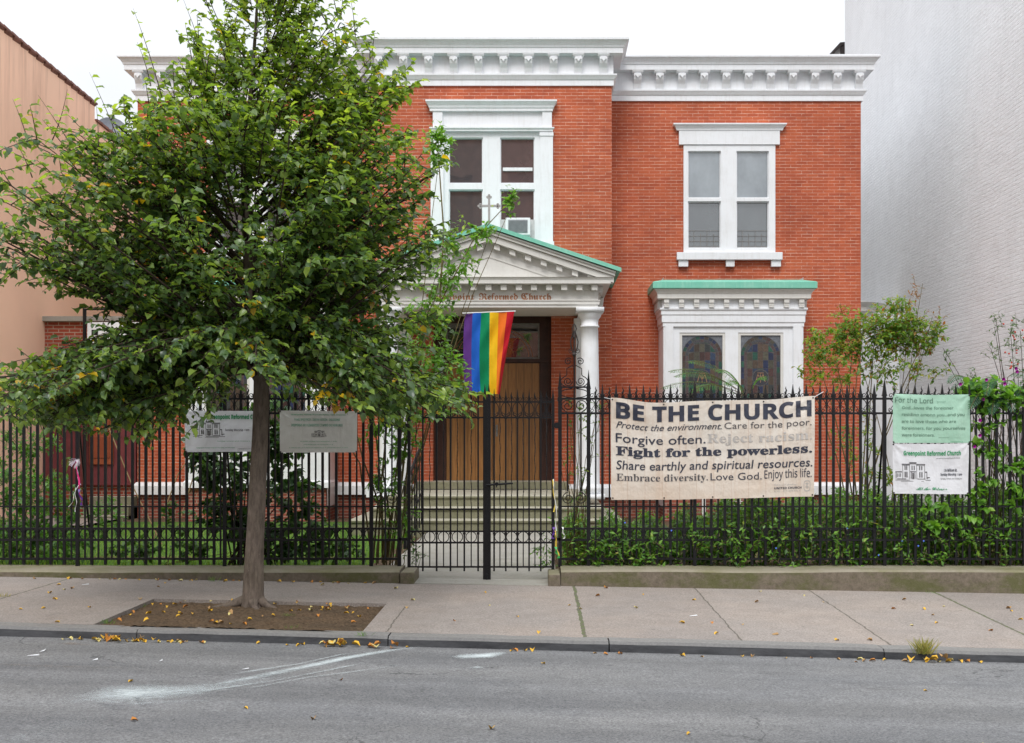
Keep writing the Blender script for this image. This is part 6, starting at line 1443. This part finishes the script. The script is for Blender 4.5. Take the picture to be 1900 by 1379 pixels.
# ---- chalky spills on the asphalt: thin worn layers
def spill_mat():
    k = NM('chalky_spill', .9, .2); a = k.n('Attribute', attribute_name='rnd'); n1 = k.noise(26, 6, .85, stretch=(.6, 1.2, 1)); n2 = k.noise(95, 3, .95)
    s = k.math('ADD', k.math('MULTIPLY', n1, .7), k.math('MULTIPLY', n2, .5)); al = k.math('MULTIPLY', k.ramp(k.math('ADD', k.math('SUBTRACT', s, .84), k.math('MULTIPLY', a.outputs['Fac'], .62)), -.05, .50), .85)
    k.put(k.p.inputs['Base Color'], (.70,.77,.78)); k.put(k.p.inputs['Alpha'], al); return k.m
M['spill'] = spill_mat()
def spill(pts, label, mat=None, amp=1.0):
    """pts: (px, py, half-width in metres, strength) along the streak"""
    V = []; RN = []; fn = []; idx = []; rows = []
    q = []
    for (a, b_) in zip(pts[:-1], pts[1:]):
        for t in lin(0, .9, 9): q.append([a[i]+(b_[i]-a[i])*t for i in range(4)])
    q.append(list(pts[-1])); W = []
    for (px_a, py_a, hw_, s) in q:
        D = dpt(py_a, -.03); x = PX(px_a, D); D = (EYE - zr(x, D))*F/(py_a-VY); x = PX(px_a, D); W.append(Vector((x, D, 0)))
    for i, (c, qq) in enumerate(zip(W, q)):
        d = (W[min(i+1, len(W)-1)] - W[max(i-1, 0)]).normalized(); nn = Vector((-d.y, d.x, 0))
        for j in range(-4, 5):
            p = c + nn*qq[2]*j/4; V.append((p.x, p.y, zr(p.x, p.y)+.004)); RN.append(qq[3]*(1-abs(j/4)**1.4)*amp)
    nr = len(W)
    for i in range(nr-1):
        for j in range(8): a = i*9+j; idx += [a, a+1, a+10, a+9]; fn.append(4)
    o = np_obj('chalk_streak', np.array(V), np.array(fn), np.array(idx), np.array(RN), mat or M['spill'], road, label=label)
    return o
road = next(o for o in SC.objects if o.name == 'road')
spill([(60,1335,.10,0),(150,1300,.40,.45),(240,1288,.42,.95),(330,1283,.36,.75),(430,1272,.26,.55),(520,1256,.16,.4),(600,1240,.08,0)], 'broad pale chalky smear')
spill([(380,1275,.09,.4),(450,1262,.09,.95),(560,1240,.09,.9),(640,1222,.09,1.05),(720,1208,.08,.8),(805,1199,.05,.3)], 'pale streak'); spill([(400,1258,.04,.3),(480,1244,.05,.75),(560,1232,.03,.7),(630,1216,.03,.7),(700,1206,.02,.3)], 'pale streak')
spill([(250,1296,.03,.5),(400,1280,.04,.8),(520,1262,.04,.6),(640,1238,.04,.75),(700,1226,.02,.2)], 'pale streak'); spill([(150,1300,.05,.3),(260,1306,.10,.6),(380,1300,.10,.4),(480,1290,.03,0)], 'pale streak'); spill([(390,1285,.03,.3),(480,1275,.04,.6),(570,1258,.04,.6),(650,1248,.04,.7),(735,1236,.03,.5),(760,1232,.02,0)], 'pale streak'); spill([(815,1219,.05,0),(855,1219,.16,.85),(900,1217,.15,1.2),(938,1211,.07,.6)], 'white splash'); spill([(860,1240,.04,0),(885,1239,.10,.8),(915,1240,.04,0)], 'white splash')
spill([(-60,1395,.3,.3),(60,1365,.25,.42),(140,1340,.3,.38),(230,1310,.3,.2)], 'faint pale smear'); spill([(650,1290,.05,0),(700,1284,.06,.45),(740,1282,.04,0)], 'faint pale smear'); spill([(1150,1290,.06,0),(1210,1286,.08,.42),(1260,1290,.03,0)], 'faint pale smear'); spill([(1190,1320,.04,0),(1250,1319,.06,.5),(1290,1317,.03,0)], 'faint pale smear')
spill([(500,1330,.05,.2),(700,1325,.05,.34),(900,1322,.05,.36),(1200,1320,.05,.34),(1500,1318,.05,.3)], 'faint pale smear'); spill([(1760,1251,.04,0),(1820,1253,.06,.5),(1870,1251,.04,0)], 'faint pale smear'); spill([(1640,1221,.04,0),(1720,1222,.06,.42),(1890,1222,.06,.36)], 'faint pale smear')
tan = spill_mat(); tan.name = 'sandy_wash'; tan.node_tree.nodes['Principled BSDF'].inputs['Base Color'].default_value = (.30,.235,.18,1)
spill([(95,1192,.05,0),(130,1195,.10,.75),(160,1197,.08,.5),(200,1202,.03,0)], 'sandy patch', tan); spill([(-40,1232,.05,.5),(60,1236,.07,.55),(200,1240,.06,.5),(330,1236,.03,.2)], 'sandy wash line', tan); spill([(0,1184,.04,.4),(120,1184,.04,.5),(240,1188,.03,.2)], 'sandy wash line', tan)
